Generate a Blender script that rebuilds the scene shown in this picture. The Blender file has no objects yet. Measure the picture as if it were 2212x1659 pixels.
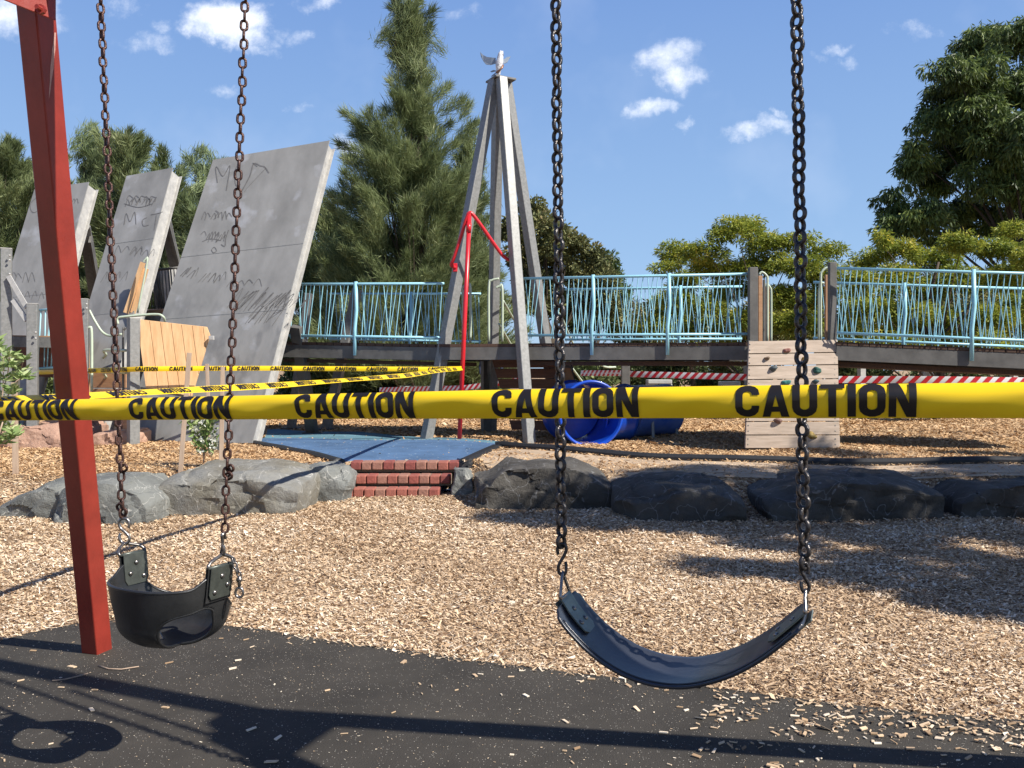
import bpy, math, random
import numpy as np
from mathutils import Vector, Matrix
random.seed(7); rng = np.random.default_rng(11)
S = bpy.context.scene
COL = S.collection
# ---------------------------------------------------------------- camera, sky, sun
CH = 1.40; F = 1839.0; CX = 1106.0; HY = 800.0
cd = bpy.data.cameras.new('camera'); cam = bpy.data.objects.new('camera', cd); COL.objects.link(cam)
cam.location = (0, 0, CH); cam.rotation_euler = (math.radians(90), 0, 0)
cd.sensor_width = 36; cd.lens = 36*F/2212; cd.shift_y = -29.5/2212
cd.clip_start = 0.05; cd.clip_end = 3000
S.camera = cam
S.view_settings.view_transform = 'Standard'; S.view_settings.look = 'None'
S.view_settings.exposure = 0.62; S.view_settings.gamma = 1
SH = (-.92, .55)                                  # shadow offset per metre of height
sv = Vector((-SH[0], -SH[1], 1)).normalized()
sun_el = math.asin(sv.z); sun_az = math.atan2(sv.x, sv.y)
ld = bpy.data.lights.new('sun', 'SUN'); ld.energy = 5.0; ld.angle = math.radians(.53); ld.color = (1, .95, .87)
sun = bpy.data.objects.new('sun', ld); COL.objects.link(sun)
sun.rotation_euler = sv.to_track_quat('Z', 'Y').to_euler(); sun.location = (20, -12, 25)

def world():
    w = bpy.data.worlds.new('World'); S.world = w; w.use_nodes = True
    nt = w.node_tree; N = nt.nodes; L = nt.links; N.clear()
    out = N.new('ShaderNodeOutputWorld'); bg = N.new('ShaderNodeBackground'); bg.inputs[1].default_value = .13
    sky = N.new('ShaderNodeTexSky'); sky.sky_type = 'NISHITA'; sky.sun_disc = False
    sky.sun_elevation = sun_el; sky.sun_rotation = sun_az; sky.air_density = 1.0; sky.dust_density = .6; sky.ozone_density = 1.6
    tc = N.new('ShaderNodeTexCoord'); sep = N.new('ShaderNodeSeparateXYZ'); L.new(tc.outputs['Generated'], sep.inputs[0])
    def m(op, a, b=None, c=None):
        n = N.new('ShaderNodeMath'); n.operation = op
        for i, v in enumerate((a, b, c)):
            if v is None: continue
            if isinstance(v, (int, float)): n.inputs[i].default_value = v
            else: L.new(v, n.inputs[i])
        return n.outputs[0]
    Y = m('MAXIMUM', sep.outputs[1], .05)
    u0 = m('DIVIDE', sep.outputs[0], Y); w0 = m('DIVIDE', sep.outputs[2], Y)
    cmb = N.new('ShaderNodeCombineXYZ'); L.new(u0, cmb.inputs[0]); L.new(w0, cmb.inputs[1])
    def noise(sc, det, rough=.6):
        n = N.new('ShaderNodeTexNoise'); n.inputs['Scale'].default_value = sc; n.inputs['Detail'].default_value = det
        n.inputs['Roughness'].default_value = rough; L.new(cmb.outputs[0], n.inputs['Vector']); return n
    nd = noise(17, 8); sc = N.new('ShaderNodeSeparateColor'); L.new(nd.outputs['Color'], sc.inputs[0])
    u = m('MULTIPLY_ADD', m('SUBTRACT', sc.outputs[0], .5), .085, u0); w_ = m('MULTIPLY_ADD', m('SUBTRACT', sc.outputs[1], .5), .06, w0)
    blobs = [(495,48,80,46,1.7),(555,82,40,28,1),(450,25,35,25,.9),(25,25,95,55,1.0),(110,50,45,30,.8),(325,95,55,16,.55),(355,62,35,14,.5),(265,12,40,30,.45),
             (690,5,60,16,.55),(650,75,28,16,.5),(572,112,32,13,.6),(605,62,24,18,.5),(1445,125,55,32,.85),(1462,170,46,34,1.1),(1500,160,34,18,.8),(1400,235,40,20,.85),(1425,232,28,16,.8),
             (1488,268,16,12,.6),(1690,272,48,22,1.0),(1620,282,50,13,.7),(1700,245,22,14,.8),(1840,135,28,16,.7),(1812,102,38,11,.6),(1765,118,22,9,.4),
             (745,318,30,22,1.0),(480,207,38,13,.35),(655,238,24,11,.4),(405,405,34,16,.8),(1010,30,50,16,.3),(1975,60,40,14,.35),(860,70,30,14,.3)]
    acc = None
    for px, py, rx, ry, s in blobs:
        du = m('MULTIPLY', m('SUBTRACT', u, (px-CX)/F), F/(rx*1.35)); dw = m('MULTIPLY', m('SUBTRACT', w_, (HY-py)/F), F/(ry*1.3))
        d = m('ADD', m('MULTIPLY', du, du), m('MULTIPLY', dw, dw))
        v = m('MULTIPLY', m('SUBTRACT', 1.0, d), s)
        acc = v if acc is None else m('MAXIMUM', acc, v)
    n2 = noise(20, 10, .72)
    a = m('ADD', m('MAXIMUM', acc, -1.0), m('MULTIPLY', m('SUBTRACT', n2.outputs[0], .5), 2.6))
    mr = N.new('ShaderNodeMapRange'); mr.interpolation_type = 'SMOOTHSTEP'; L.new(a, mr.inputs[0])
    mr.inputs[1].default_value = .0; mr.inputs[2].default_value = 1.9
    n3 = noise(3.2, 5, .55); mr2 = N.new('ShaderNodeMapRange'); L.new(n3.outputs[0], mr2.inputs[0])
    mr2.inputs[1].default_value = .52; mr2.inputs[2].default_value = .8; mr2.inputs[4].default_value = .16
    f = m('MINIMUM', m('ADD', mr.outputs[0], mr2.outputs[0]), 1.0)
    hs = N.new('ShaderNodeHueSaturation'); hs.inputs['Saturation'].default_value = 1.0; hs.inputs['Value'].default_value = 1.0
    L.new(sky.outputs[0], hs.inputs['Color'])
    tint = N.new('ShaderNodeMix'); tint.data_type = 'RGBA'; tint.blend_type = 'MULTIPLY'; tint.inputs[0].default_value = 1
    L.new(hs.outputs[0], tint.inputs[6]); tint.inputs[7].default_value = SKY_TINT
    gr = N.new('ShaderNodeValToRGB'); ge = gr.color_ramp.elements; ge.new(.25); ge.new(.6); ge.new(.8)
    for i, (p_, c_) in enumerate(((0,(.56,.74,1.0)),(.12,(.42,.63,1.0)),(.42,(.24,.41,.86)),(.60,(.10,.18,.48)),(1,(.04,.08,.28)))): ge[i].position = p_; ge[i].color = (c_[0]*.98, c_[1]*1.05, c_[2]*1.04, 1)
    L.new(m('MAXIMUM', sep.outputs[2], 0), gr.inputs[0])
    sca = N.new('ShaderNodeVectorMath'); sca.operation = 'SCALE'; sca.inputs['Scale'].default_value = 4.1; L.new(gr.outputs[0], sca.inputs[0])
    gm = N.new('ShaderNodeMix'); gm.data_type = 'RGBA'; gm.inputs[0].default_value = .93; L.new(tint.outputs[2], gm.inputs[6]); L.new(sca.outputs[0], gm.inputs[7])
    mx = N.new('ShaderNodeMix'); mx.data_type = 'RGBA'; L.new(f, mx.inputs[0]); L.new(gm.outputs[2], mx.inputs[6])
    mx.inputs[7].default_value = (6.4, 6.6, 7.0, 1)
    L.new(mx.outputs[2], bg.inputs[0]); L.new(bg.outputs[0], out.inputs[0])
SKY_TINT = (1.0, 1.0, 1.0, 1)
world()

# ---------------------------------------------------------------- helpers
def V(*a): return Vector(a)
def P(px, py, D): return Vector(((px-CX)/F*D, D, CH+(HY-py)/F*D))
def G(px, py, z=0.0):
    D = (CH-z)*F/(py-HY); return Vector(((px-CX)/F*D, D, z))
def sstep(t): t = np.clip(t, 0, 1); return t*t*(3-2*t)
_bx = [-30, -5.2, -4.6, -3.4, -2.6, -2.12, -1.95, -.62, -.45, .5, 1.2, 2.2, 4, 6, 30]
_by = [8.1, 8.1, 8.1, 8.6, 9.1, 9.45, 9.98, 9.98, 9.3, 8.8, 8.5, 8.2, 8.25, 8.2, 8.2]
def H(x, y):
    x = np.asarray(x, float); y = np.asarray(y, float)
    yb = np.interp(x, _bx, _by)
    h = .33*sstep((y-yb)/np.where(yb > 9.6, .15, .55))
    h = h + .02*np.sin(x*1.3+y*.7)*sstep((y-yb)/2) + .012*np.sin(x*2.1-y*1.7)*sstep((y-4.2)/1.5)
    h = h + .40*sstep((y-17)/28) + .5*sstep((y-45)/80)
    return h
def HH(x, y): return float(H(x, y))

def tag(o, label=None, cat=None, group=None, kind=None):
    if label: o['label'] = label
    if cat: o['category'] = cat
    if group: o['group'] = group
    if kind: o['kind'] = kind
    return o
def thing(name, label, cat, loc=(0, 0, 0), group=None):
    o = bpy.data.objects.new(name, None); COL.objects.link(o); o.location = loc
    o.empty_display_size = .1
    return tag(o, label, cat, group)
def origin(o):
    p = Vector((0, 0, 0))
    while o is not None: p += o.location; o = o.parent
    return p
class MB:
    def __init__(s): s.v = []; s.f = []
    def add(s, vs, fs):
        b = len(s.v); s.v += [tuple(v) for v in vs]; s.f += [tuple(i+b for i in f) for f in fs]; return s
    def box(s, c, sz, rot=None, bev=0):
        c = Vector(c); x, y, z = [q/2 for q in sz]
        vs = [Vector(q) for q in ((-x,-y,-z),(x,-y,-z),(x,y,-z),(-x,y,-z),(-x,-y,z),(x,-y,z),(x,y,z),(-x,y,z))]
        if rot is not None: vs = [rot @ q for q in vs]
        return s.add([c+q for q in vs], [(3,2,1,0),(4,5,6,7),(0,1,5,4),(1,2,6,5),(2,3,7,6),(3,0,4,7)])
    def bar(s, p0, p1, w, h, side=None, ang=0):
        """box section from p0 to p1; w along side, h across"""
        p0 = Vector(p0); p1 = Vector(p1); d = (p1-p0).normalized()
        if side is None: side = d.cross(Vector((0,0,1))) if abs(d.z) < .95 else Vector((1,0,0))
        side = Vector(side); side = (side - d*side.dot(d)).normalized()
        if ang: side = Matrix.Rotation(ang, 3, d) @ side
        up = side.cross(d)
        q = [side*(w/2)*a+up*(h/2)*b for a, b in ((-1,-1),(1,-1),(1,1),(-1,1))]
        return s.add([p0+k for k in q]+[p1+k for k in q], [(0,1,2,3),(7,6,5,4),(0,4,5,1),(1,5,6,2),(2,6,7,3),(3,7,4,0)])
    def tube(s, pts, r, n=8, closed=False, caps=True):
        pts = [Vector(p) for p in pts]; m = len(pts); b = len(s.v)
        rr = r if isinstance(r, (list, tuple)) else [r]*m
        prev = None
        for i, p in enumerate(pts):
            if closed: t = pts[(i+1) % m]-pts[i-1]
            else: t = pts[min(i+1, m-1)]-pts[max(i-1, 0)]
            t.normalize()
            if prev is None:
                a = t.orthogonal().normalized()
            else:
                a = prev-t*prev.dot(t)
                a = a.normalized() if a.length > 1e-6 else t.orthogonal().normalized()
            prev = a; c = t.cross(a)
            for k in range(n):
                th = 2*math.pi*k/n; s.v.append(tuple(p+(a*math.cos(th)+c*math.sin(th))*rr[i]))
        for i in range(m if closed else m-1):
            j = (i+1) % m
            for k in range(n):
                k2 = (k+1) % n; s.f.append((b+i*n+k, b+i*n+k2, b+j*n+k2, b+j*n+k))
        if caps and not closed:
            s.f.append(tuple(b+k for k in range(n))[::-1]); s.f.append(tuple(b+(m-1)*n+k for k in range(n)))
        return s
    def prism(s, pts, thick):
        """polygon (list of 3D pts) extruded by vector thick"""
        n = len(pts); pts = [Vector(p) for p in pts]; t = Vector(thick)
        return s.add(pts+[p+t for p in pts], [tuple(range(n)), tuple(range(2*n-1, n-1, -1))]+[(i, i+n, (i+1) % n+n, (i+1) % n) for i in range(n)])
    def build(s, name, mat, parent=None, smooth=False, label=None, bevel=0, seg=2):
        me = bpy.data.meshes.new(name); o0 = origin(parent)
        me.from_pydata([(v[0]-o0.x, v[1]-o0.y, v[2]-o0.z) for v in s.v], [], s.f)
        import bmesh
        bm = bmesh.new(); bm.from_mesh(me); bmesh.ops.recalc_face_normals(bm, faces=bm.faces); bm.to_mesh(me); bm.free()
        me.materials.append(mat)
        if smooth: me.shade_smooth()
        o = bpy.data.objects.new(name, me); COL.objects.link(o); o.parent = parent
        if bevel:
            md = o.modifiers.new('bevel', 'BEVEL'); md.width = bevel; md.segments = seg; md.limit_method = 'ANGLE'
        if label: o['label'] = label
        return o
def rawmesh(name, verts, k, mat, parent=None, tone=None, smooth=False):
    """verts (N*k,3) numpy: N faces of k verts each"""
    o0 = origin(parent); verts = verts-np.array(o0)
    n = len(verts)//k; me = bpy.data.meshes.new(name)
    me.vertices.add(len(verts)); me.vertices.foreach_set('co', verts.astype(np.float32).ravel())
    me.loops.add(len(verts)); me.loops.foreach_set('vertex_index', np.arange(len(verts), dtype=np.int32))
    me.polygons.add(n); me.polygons.foreach_set('loop_start', np.arange(0, n*k, k, dtype=np.int32))
    me.polygons.foreach_set('loop_total', np.full(n, k, dtype=np.int32))
    if tone is not None:
        a = me.attributes.new('tone', 'FLOAT', 'POINT'); a.data.foreach_set('value', np.repeat(tone, k).astype(np.float32))
    me.update(calc_edges=True); me.validate()
    me.materials.append(mat)
    o = bpy.data.objects.new(name, me); COL.objects.link(o); o.parent = parent
    return o

# ---------------------------------------------------------------- materials
def mat(name, col=(.5,.5,.5), rough=.6, metal=0, var=.0, scale=8, col2=None, bump=0, bscale=40, spec=.5, detail=5, coords='Object', stretch=None, coat=0):
    m = bpy.data.materials.new(name); m.use_nodes = True; nt = m.node_tree; N = nt.nodes; L = nt.links
    b = N['Principled BSDF']; b.inputs['Roughness'].default_value = rough; b.inputs['Metallic'].default_value = metal
    b.inputs['Specular IOR Level'].default_value = spec; b.inputs['Coat Weight'].default_value = coat
    b.inputs['Base Color'].default_value = (*col, 1)
    tc = N.new('ShaderNodeTexCoord'); mp = N.new('ShaderNodeMapping'); L.new(tc.outputs[coords], mp.inputs[0])
    if stretch: mp.inputs['Scale'].default_value = stretch
    m['mp'] = mp.name
    if col2 is None and var: col2 = tuple(max(0, c*(1-var)) for c in col)
    if col2 is not None:
        n = N.new('ShaderNodeTexNoise'); n.inputs['Scale'].default_value = scale; n.inputs['Detail'].default_value = detail
        n.inputs['Roughness'].default_value = .65; L.new(mp.outputs[0], n.inputs['Vector'])
        r = N.new('ShaderNodeValToRGB'); r.color_ramp.elements[0].position = .35; r.color_ramp.elements[1].position = .65
        r.color_ramp.elements[0].color = (*col, 1); r.color_ramp.elements[1].color = (*col2, 1)
        L.new(n.outputs[0], r.inputs[0]); L.new(r.outputs[0], b.inputs['Base Color'])
    if bump:
        n = N.new('ShaderNodeTexNoise'); n.inputs['Scale'].default_value = bscale; n.inputs['Detail'].default_value = 6
        L.new(mp.outputs[0], n.inputs['Vector'])
        bp = N.new('ShaderNodeBump'); bp.inputs['Strength'].default_value = bump; bp.inputs['Distance'].default_value = .01
        L.new(n.outputs[0], bp.inputs['Height']); L.new(bp.outputs[0], b.inputs['Normal'])
    return m
def tonemat(name, stops, rough=.7, trans=0.0, spec=.3, nz=None):
    """colour from per-face 'tone' attribute (natural variation between leaves / chips)"""
    m = bpy.data.materials.new(name); m.use_nodes = True; nt = m.node_tree; N = nt.nodes; L = nt.links
    b = N['Principled BSDF']; b.inputs['Roughness'].default_value = rough; b.inputs['Specular IOR Level'].default_value = spec
    a = N.new('ShaderNodeAttribute'); a.attribute_name = 'tone'
    r = N.new('ShaderNodeValToRGB'); e = r.color_ramp.elements
    while len(e) < len(stops): e.new(.5)
    for i, (p, c) in enumerate(stops): e[i].position = p; e[i].color = (*c, 1)
    L.new(a.outputs['Fac'], r.inputs[0]); L.new(r.outputs[0], b.inputs['Base Color'])
    if trans:
        t = N.new('ShaderNodeBsdfTranslucent'); L.new(r.outputs[0], t.inputs[0]); mx = N.new('ShaderNodeMixShader'); mx.inputs[0].default_value = trans
        L.new(b.outputs[0], mx.inputs[1]); L.new(t.outputs[0], mx.inputs[2]); L.new(mx.outputs[0], N['Material Output'].inputs[0])
    return m

M = {}
M['red'] = mat('red_paint', (.30,.035,.022), .42, 0, .25, 6, bump=.08, bscale=60)
M['scratch'] = mat('scratched_paint', (.62,.36,.30), .6, var=.3, scale=60)
M['rust_chain'] = mat('rusted_chain_steel', (.050,.028,.024), .40, .5, col2=(.105,.050,.036), scale=90, bump=.3, bscale=200)
M['dark_chain'] = mat('dark_chain_steel', (.035,.035,.037), .30, .7, col2=(.09,.08,.075), scale=80, bump=.25, bscale=200)
M['steel'] = mat('bright_worn_steel', (.38,.35,.32), .28, .9, .5, 60)
M['rubber'] = mat('black_rubber', (.012,.013,.014), .34, 0, col2=(.028,.028,.028), scale=7, bump=.05, bscale=120, spec=.55)
M['belt'] = mat('worn_belt_rubber', (.014,.016,.022), .30, 0, col2=(.03,.034,.044), scale=5, spec=.7, bump=.04, bscale=90, stretch=(1,1,1))
M['plate'] = mat('greenish_plate_steel', (.22,.24,.20), .38, .55, .3, 30)
M['galv'] = mat('galvanised_steel', (.27,.268,.255), .48, .25, col2=(.19,.19,.18), scale=22, bump=.04, bscale=80, detail=8)
M['galv_light'] = mat('pale_galvanised_steel', (.50,.485,.45), .5, .12, col2=(.36,.35,.33), scale=9, detail=8)
M['beam'] = mat('dull_grey_steel', (.155,.148,.135), .6, .15, .35, 5)
M['blue_rail'] = mat('pale_blue_paint', (.33,.64,.74), .4, 0, .12, 5)
M['green_tube'] = mat('pale_green_paint', (.48,.55,.42), .42, 0, .1, 8)
M['red_tube'] = mat('bright_red_paint', (.62,.02,.03), .3, 0, .1, 8)
M['deck'] = mat('dark_weathered_deck_timber', (.10,.055,.035), .8, 0, .4, 12, stretch=(6,1,1))
M['white_post'] = mat('pale_post_paint', (.45,.46,.44), .7, 0, .2, 8)
M['brick'] = mat('red_brick', (.36,.10,.07), .85, 0, col2=(.47,.19,.13), scale=9, bump=.5, bscale=50, detail=3)
M['mortar'] = mat('mortar', (.34,.27,.20), .95, 0, .3, 40)
M['edging'] = mat('black_rubber_edging', (.016,.017,.019), .6, 0, .3, 20, bump=.3, bscale=90)
M['black_ink'] = mat('black_ink', (.012,.009,.008), .45)
M['graffiti'] = mat('black_marker', (.10,.096,.09), .6, col2=(.16,.155,.15), scale=14)
M['plate_dark'] = mat('dull_dark_plate_steel', (.10,.11,.095), .38, .5, .35, 30)
M['stripe_red'] = mat('tape_red', (.55,.02,.03), .4)
M['stripe_white'] = mat('tape_white', (.75,.73,.72), .4)
M['tunnel'] = mat('blue_plastic', (.008,.07,.50), .32, 0, .25, 3, spec=.5, coat=.2)
M['tunnel_dull'] = mat('scuffed_blue_plastic', (.03,.11,.48), .4, 0, col2=(.12,.2,.5), scale=4)
M['bark'] = mat('bark', (.10,.075,.05), .9, 0, .5, 10, bump=.6, bscale=12, stretch=(2,2,.4))
M['darkbark'] = mat('dark_bark', (.045,.035,.028), .9, 0, .5, 10, bump=.6, bscale=12)
M['shirt'] = mat('yellow_cloth', (.6,.42,.05), .8)
M['navy'] = mat('navy_cloth', (.02,.03,.06), .8)
M['skin'] = mat('skin', (.4,.23,.16), .6)
M['hair'] = mat('hair', (.04,.025,.015), .7)
M['sculpt'] = mat('white_wrapped_metal', (.72,.72,.74), .5, .1, .35, 25, bump=1.2, bscale=30)
M['wing'] = mat('thin_grey_metal', (.24,.28,.33), .45, .2)
M['copper'] = mat('copper_wire', (.3,.16,.1), .4, .6)

def wood(name, c1, c2, board, axis, rough=.75, gap=True, grain=(1,1,1)):
    m = mat(name, c1, rough, 0, col2=c2, scale=3.5, bump=.15, bscale=30, stretch=grain, detail=7)
    return m
M['pine'] = wood('fresh_pine_boards', (.72,.46,.24), (.58,.34,.16), .15, 'x', grain=(5,5,.8))
M['greywood'] = wood('greyed_timber', (.50,.40,.31), (.36,.28,.21), .15, 'z', grain=(.8,1,7))
M['brownwood'] = wood('brown_timber', (.17,.075,.042), (.10,.045,.028), .15, 'z', grain=(.8,1,7))
M['orangewood'] = wood('orange_timber', (.45,.26,.14), (.36,.19,.10), .15, 'z', grain=(.8,1,7))
M['stake'] = wood('stake_timber', (.44,.33,.24), (.34,.24,.17), .15, 'z', grain=(8,8,1))

def yellow():
    m = bpy.data.materials.new('yellow_tape_plastic'); m.use_nodes = True; nt = m.node_tree; N = nt.nodes; L = nt.links
    b = N['Principled BSDF']; b.inputs['Base Color'].default_value = (.94,.64,.015,1); b.inputs['Roughness'].default_value = .36
    b.inputs['Specular IOR Level'].default_value = .4
    t = N.new('ShaderNodeBsdfTranslucent'); t.inputs[0].default_value = (.92,.60,.01,1)
    mx = N.new('ShaderNodeMixShader'); mx.inputs[0].default_value = .12
    L.new(b.outputs[0], mx.inputs[1]); L.new(t.outputs[0], mx.inputs[2]); L.new(mx.outputs[0], N['Material Output'].inputs[0])
    return m
M['yellow'] = yellow()

def rock(name, c1, c2, vein):
    m = bpy.data.materials.new(name); m.use_nodes = True; nt = m.node_tree; N = nt.nodes; L = nt.links
    b = N['Principled BSDF']; b.inputs['Roughness'].default_value = .8
    tc = N.new('ShaderNodeTexCoord')
    n = N.new('ShaderNodeTexNoise'); n.inputs['Scale'].default_value = 3; n.inputs['Detail'].default_value = 8; L.new(tc.outputs['Object'], n.inputs[0])
    r = N.new('ShaderNodeValToRGB'); r.color_ramp.elements[0].position = .38; r.color_ramp.elements[1].position = .62
    r.color_ramp.elements[0].color = (*c1, 1); r.color_ramp.elements[1].color = (*c2, 1); L.new(n.outputs[0], r.inputs[0])
    n2 = N.new('ShaderNodeTexNoise'); n2.inputs['Scale'].default_value = 2.2; n2.inputs['Detail'].default_value = 3; n2.inputs['Distortion'].default_value = 1.5; L.new(tc.outputs['Object'], n2.inputs[0])
    v = N.new('ShaderNodeMath'); v.operation = 'SUBTRACT'; v.inputs[1].default_value = .5; L.new(n2.outputs[0], v.inputs[0])
    a = N.new('ShaderNodeMath'); a.operation = 'ABSOLUTE'; L.new(v.outputs[0], a.inputs[0])
    mr = N.new('ShaderNodeMapRange'); L.new(a.outputs[0], mr.inputs[0]); mr.inputs[1].default_value = 0; mr.inputs[2].default_value = .011; mr.inputs[3].default_value = .95; mr.inputs[4].default_value = 0
    n4 = N.new('ShaderNodeTexNoise'); n4.inputs['Scale'].default_value = 5; L.new(tc.outputs['Object'], n4.inputs[0])
    mm = N.new('ShaderNodeMath'); mm.operation = 'MULTIPLY'; L.new(mr.outputs[0], mm.inputs[0]); L.new(n4.outputs[0], mm.inputs[1])
    mx = N.new('ShaderNodeMix'); mx.data_type = 'RGBA'; L.new(mm.outputs[0], mx.inputs[0]); L.new(r.outputs[0], mx.inputs[6]); mx.inputs[7].default_value = (*vein, 1)
    L.new(mx.outputs[2], b.inputs['Base Color'])
    n3 = N.new('ShaderNodeTexNoise'); n3.inputs['Scale'].default_value = 9; n3.inputs['Detail'].default_value = 10; n3.inputs['Roughness'].default_value = .7; L.new(tc.outputs['Object'], n3.inputs[0])
    bp = N.new('ShaderNodeBump'); bp.inputs['Strength'].default_value = .8; bp.inputs['Distance'].default_value = .05; L.new(n3.outputs[0], bp.inputs['Height']); L.new(bp.outputs[0], b.inputs['Normal'])
    return m
M['rock'] = rock('grey_basalt', (.125,.130,.122), (.19,.195,.18), (.62,.60,.54))
M['rock_shaded'] = rock('shaded_basalt', (.048,.042,.034), (.088,.080,.068), (.3,.3,.3))  # basalt with the tree shade on the right boulders painted into its colour
M['rock_brown'] = rock('brown_grey_basalt', (.17,.155,.12), (.215,.212,.195), (.6,.58,.52))
M['sandstone'] = rock('pink_sandstone', (.48,.30,.21), (.40,.24,.17), (.55,.38,.28))

def panelmat():
    m = bpy.data.materials.new('stained_grey_panel_steel'); m.use_nodes = True; nt = m.node_tree; N = nt.nodes; L = nt.links
    b = N['Principled BSDF']; b.inputs['Roughness'].default_value = .55; b.inputs['Metallic'].default_value = .1
    tc = N.new('ShaderNodeTexCoord'); mp = N.new('ShaderNodeMapping'); mp.inputs['Scale'].default_value = (1.2,1.2,.5); L.new(tc.outputs['Object'], mp.inputs[0])
    n = N.new('ShaderNodeTexNoise'); n.inputs['Scale'].default_value = 1.6; n.inputs['Detail'].default_value = 9; n.inputs['Roughness'].default_value = .62; L.new(mp.outputs[0], n.inputs[0])
    r = N.new('ShaderNodeValToRGB'); e = r.color_ramp.elements; e[0].position = .3; e[1].position = .72
    e[0].color = (.19,.187,.175,1); e[1].color = (.31,.305,.29,1); L.new(n.outputs[0], r.inputs[0])
    n2 = N.new('ShaderNodeTexNoise'); n2.inputs['Scale'].default_value = 2.3; n2.inputs['Detail'].default_value = 4; L.new(tc.outputs['Object'], n2.inputs[0])
    mr = N.new('ShaderNodeMapRange'); L.new(n2.outputs[0], mr.inputs[0]); mr.inputs[1].default_value = .60; mr.inputs[2].default_value = .78; mr.inputs[4].default_value = .7
    mx = N.new('ShaderNodeMix'); mx.data_type = 'RGBA'; L.new(mr.outputs[0], mx.inputs[0]); L.new(r.outputs[0], mx.inputs[6]); mx.inputs[7].default_value = (.44,.45,.48,1)
    n3 = N.new('ShaderNodeTexNoise'); n3.inputs['Scale'].default_value = 4; n3.inputs['Detail'].default_value = 6; L.new(mp.outputs[0], n3.inputs[0])
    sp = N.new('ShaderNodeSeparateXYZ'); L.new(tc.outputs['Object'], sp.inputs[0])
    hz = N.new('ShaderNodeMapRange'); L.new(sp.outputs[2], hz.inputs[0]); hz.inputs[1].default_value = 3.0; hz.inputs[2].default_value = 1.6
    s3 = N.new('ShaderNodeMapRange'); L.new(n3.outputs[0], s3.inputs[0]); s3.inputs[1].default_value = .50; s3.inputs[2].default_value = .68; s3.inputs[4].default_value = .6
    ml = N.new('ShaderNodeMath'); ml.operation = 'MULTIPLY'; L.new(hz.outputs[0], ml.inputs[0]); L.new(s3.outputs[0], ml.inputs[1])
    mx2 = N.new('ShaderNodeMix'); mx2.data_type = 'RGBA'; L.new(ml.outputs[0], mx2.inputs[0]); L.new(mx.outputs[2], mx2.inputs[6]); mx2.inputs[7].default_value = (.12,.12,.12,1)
    L.new(mx2.outputs[2], b.inputs['Base Color'])
    return m
M['panel'] = panelmat()

def groundmat(name, c1, c2, c3, sx=45, dark=(.13,.08,.05)):
    m = bpy.data.materials.new(name); m.use_nodes = True; nt = m.node_tree; N = nt.nodes; L = nt.links
    b = N['Principled BSDF']; b.inputs['Roughness'].default_value = .9; b.inputs['Specular IOR Level'].default_value = .2
    tc = N.new('ShaderNodeTexCoord')
    nd = N.new('ShaderNodeTexNoise'); nd.inputs['Scale'].default_value = 14; nd.inputs['Detail'].default_value = 2; L.new(tc.outputs['Object'], nd.inputs[0])
    ad = N.new('ShaderNodeMix'); ad.data_type = 'RGBA'; ad.blend_type = 'ADD'; ad.inputs[0].default_value = .1; L.new(tc.outputs['Object'], ad.inputs[6]); L.new(nd.outputs['Color'], ad.inputs[7])
    mp = N.new('ShaderNodeMapping'); mp.inputs['Scale'].default_value = (.45, 1, 1); L.new(ad.outputs[2], mp.inputs[0])
    vo = N.new('ShaderNodeTexVoronoi'); vo.inputs['Scale'].default_value = sx; L.new(mp.outputs[0], vo.inputs['Vector'])
    sc = N.new('ShaderNodeSeparateColor'); L.new(vo.outputs['Color'], sc.inputs[0])
    r = N.new('ShaderNodeValToRGB'); e = r.color_ramp.elements; e.new(.5); e[0].position = .12; e[1].position = .5; e[2].position = .95
    e[0].color = (*c1, 1); e[1].color = (*c2, 1); e[2].color = (*c3, 1); L.new(sc.outputs[0], r.inputs[0])
    n = N.new('ShaderNodeTexNoise'); n.inputs['Scale'].default_value = .9; n.inputs['Detail'].default_value = 8; L.new(tc.outputs['Object'], n.inputs[0])
    mr = N.new('ShaderNodeMapRange'); L.new(n.outputs[0], mr.inputs[0]); mr.inputs[1].default_value = .45; mr.inputs[2].default_value = .75; mr.inputs[4].default_value = .6
    mx = N.new('ShaderNodeMix'); mx.data_type = 'RGBA'; L.new(mr.outputs[0], mx.inputs[0]); L.new(r.outputs[0], mx.inputs[6]); mx.inputs[7].default_value = (*dark, 1)
    L.new(mx.outputs[2], b.inputs['Base Color'])
    bp = N.new('ShaderNodeBump'); bp.inputs['Strength'].default_value = .9; bp.inputs['Distance'].default_value = .02; L.new(vo.outputs['Distance'], bp.inputs['Height']); L.new(bp.outputs[0], b.inputs['Normal'])
    return m
M['ground'] = groundmat('wood_chip_ground', (.22,.13,.075), (.42,.29,.17), (.58,.43,.28))
M['sand'] = mat('pale_dusty_soil', (.50,.38,.26), .95, 0, col2=(.36,.26,.17), scale=2.2, bump=.6, bscale=40, detail=10)
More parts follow.
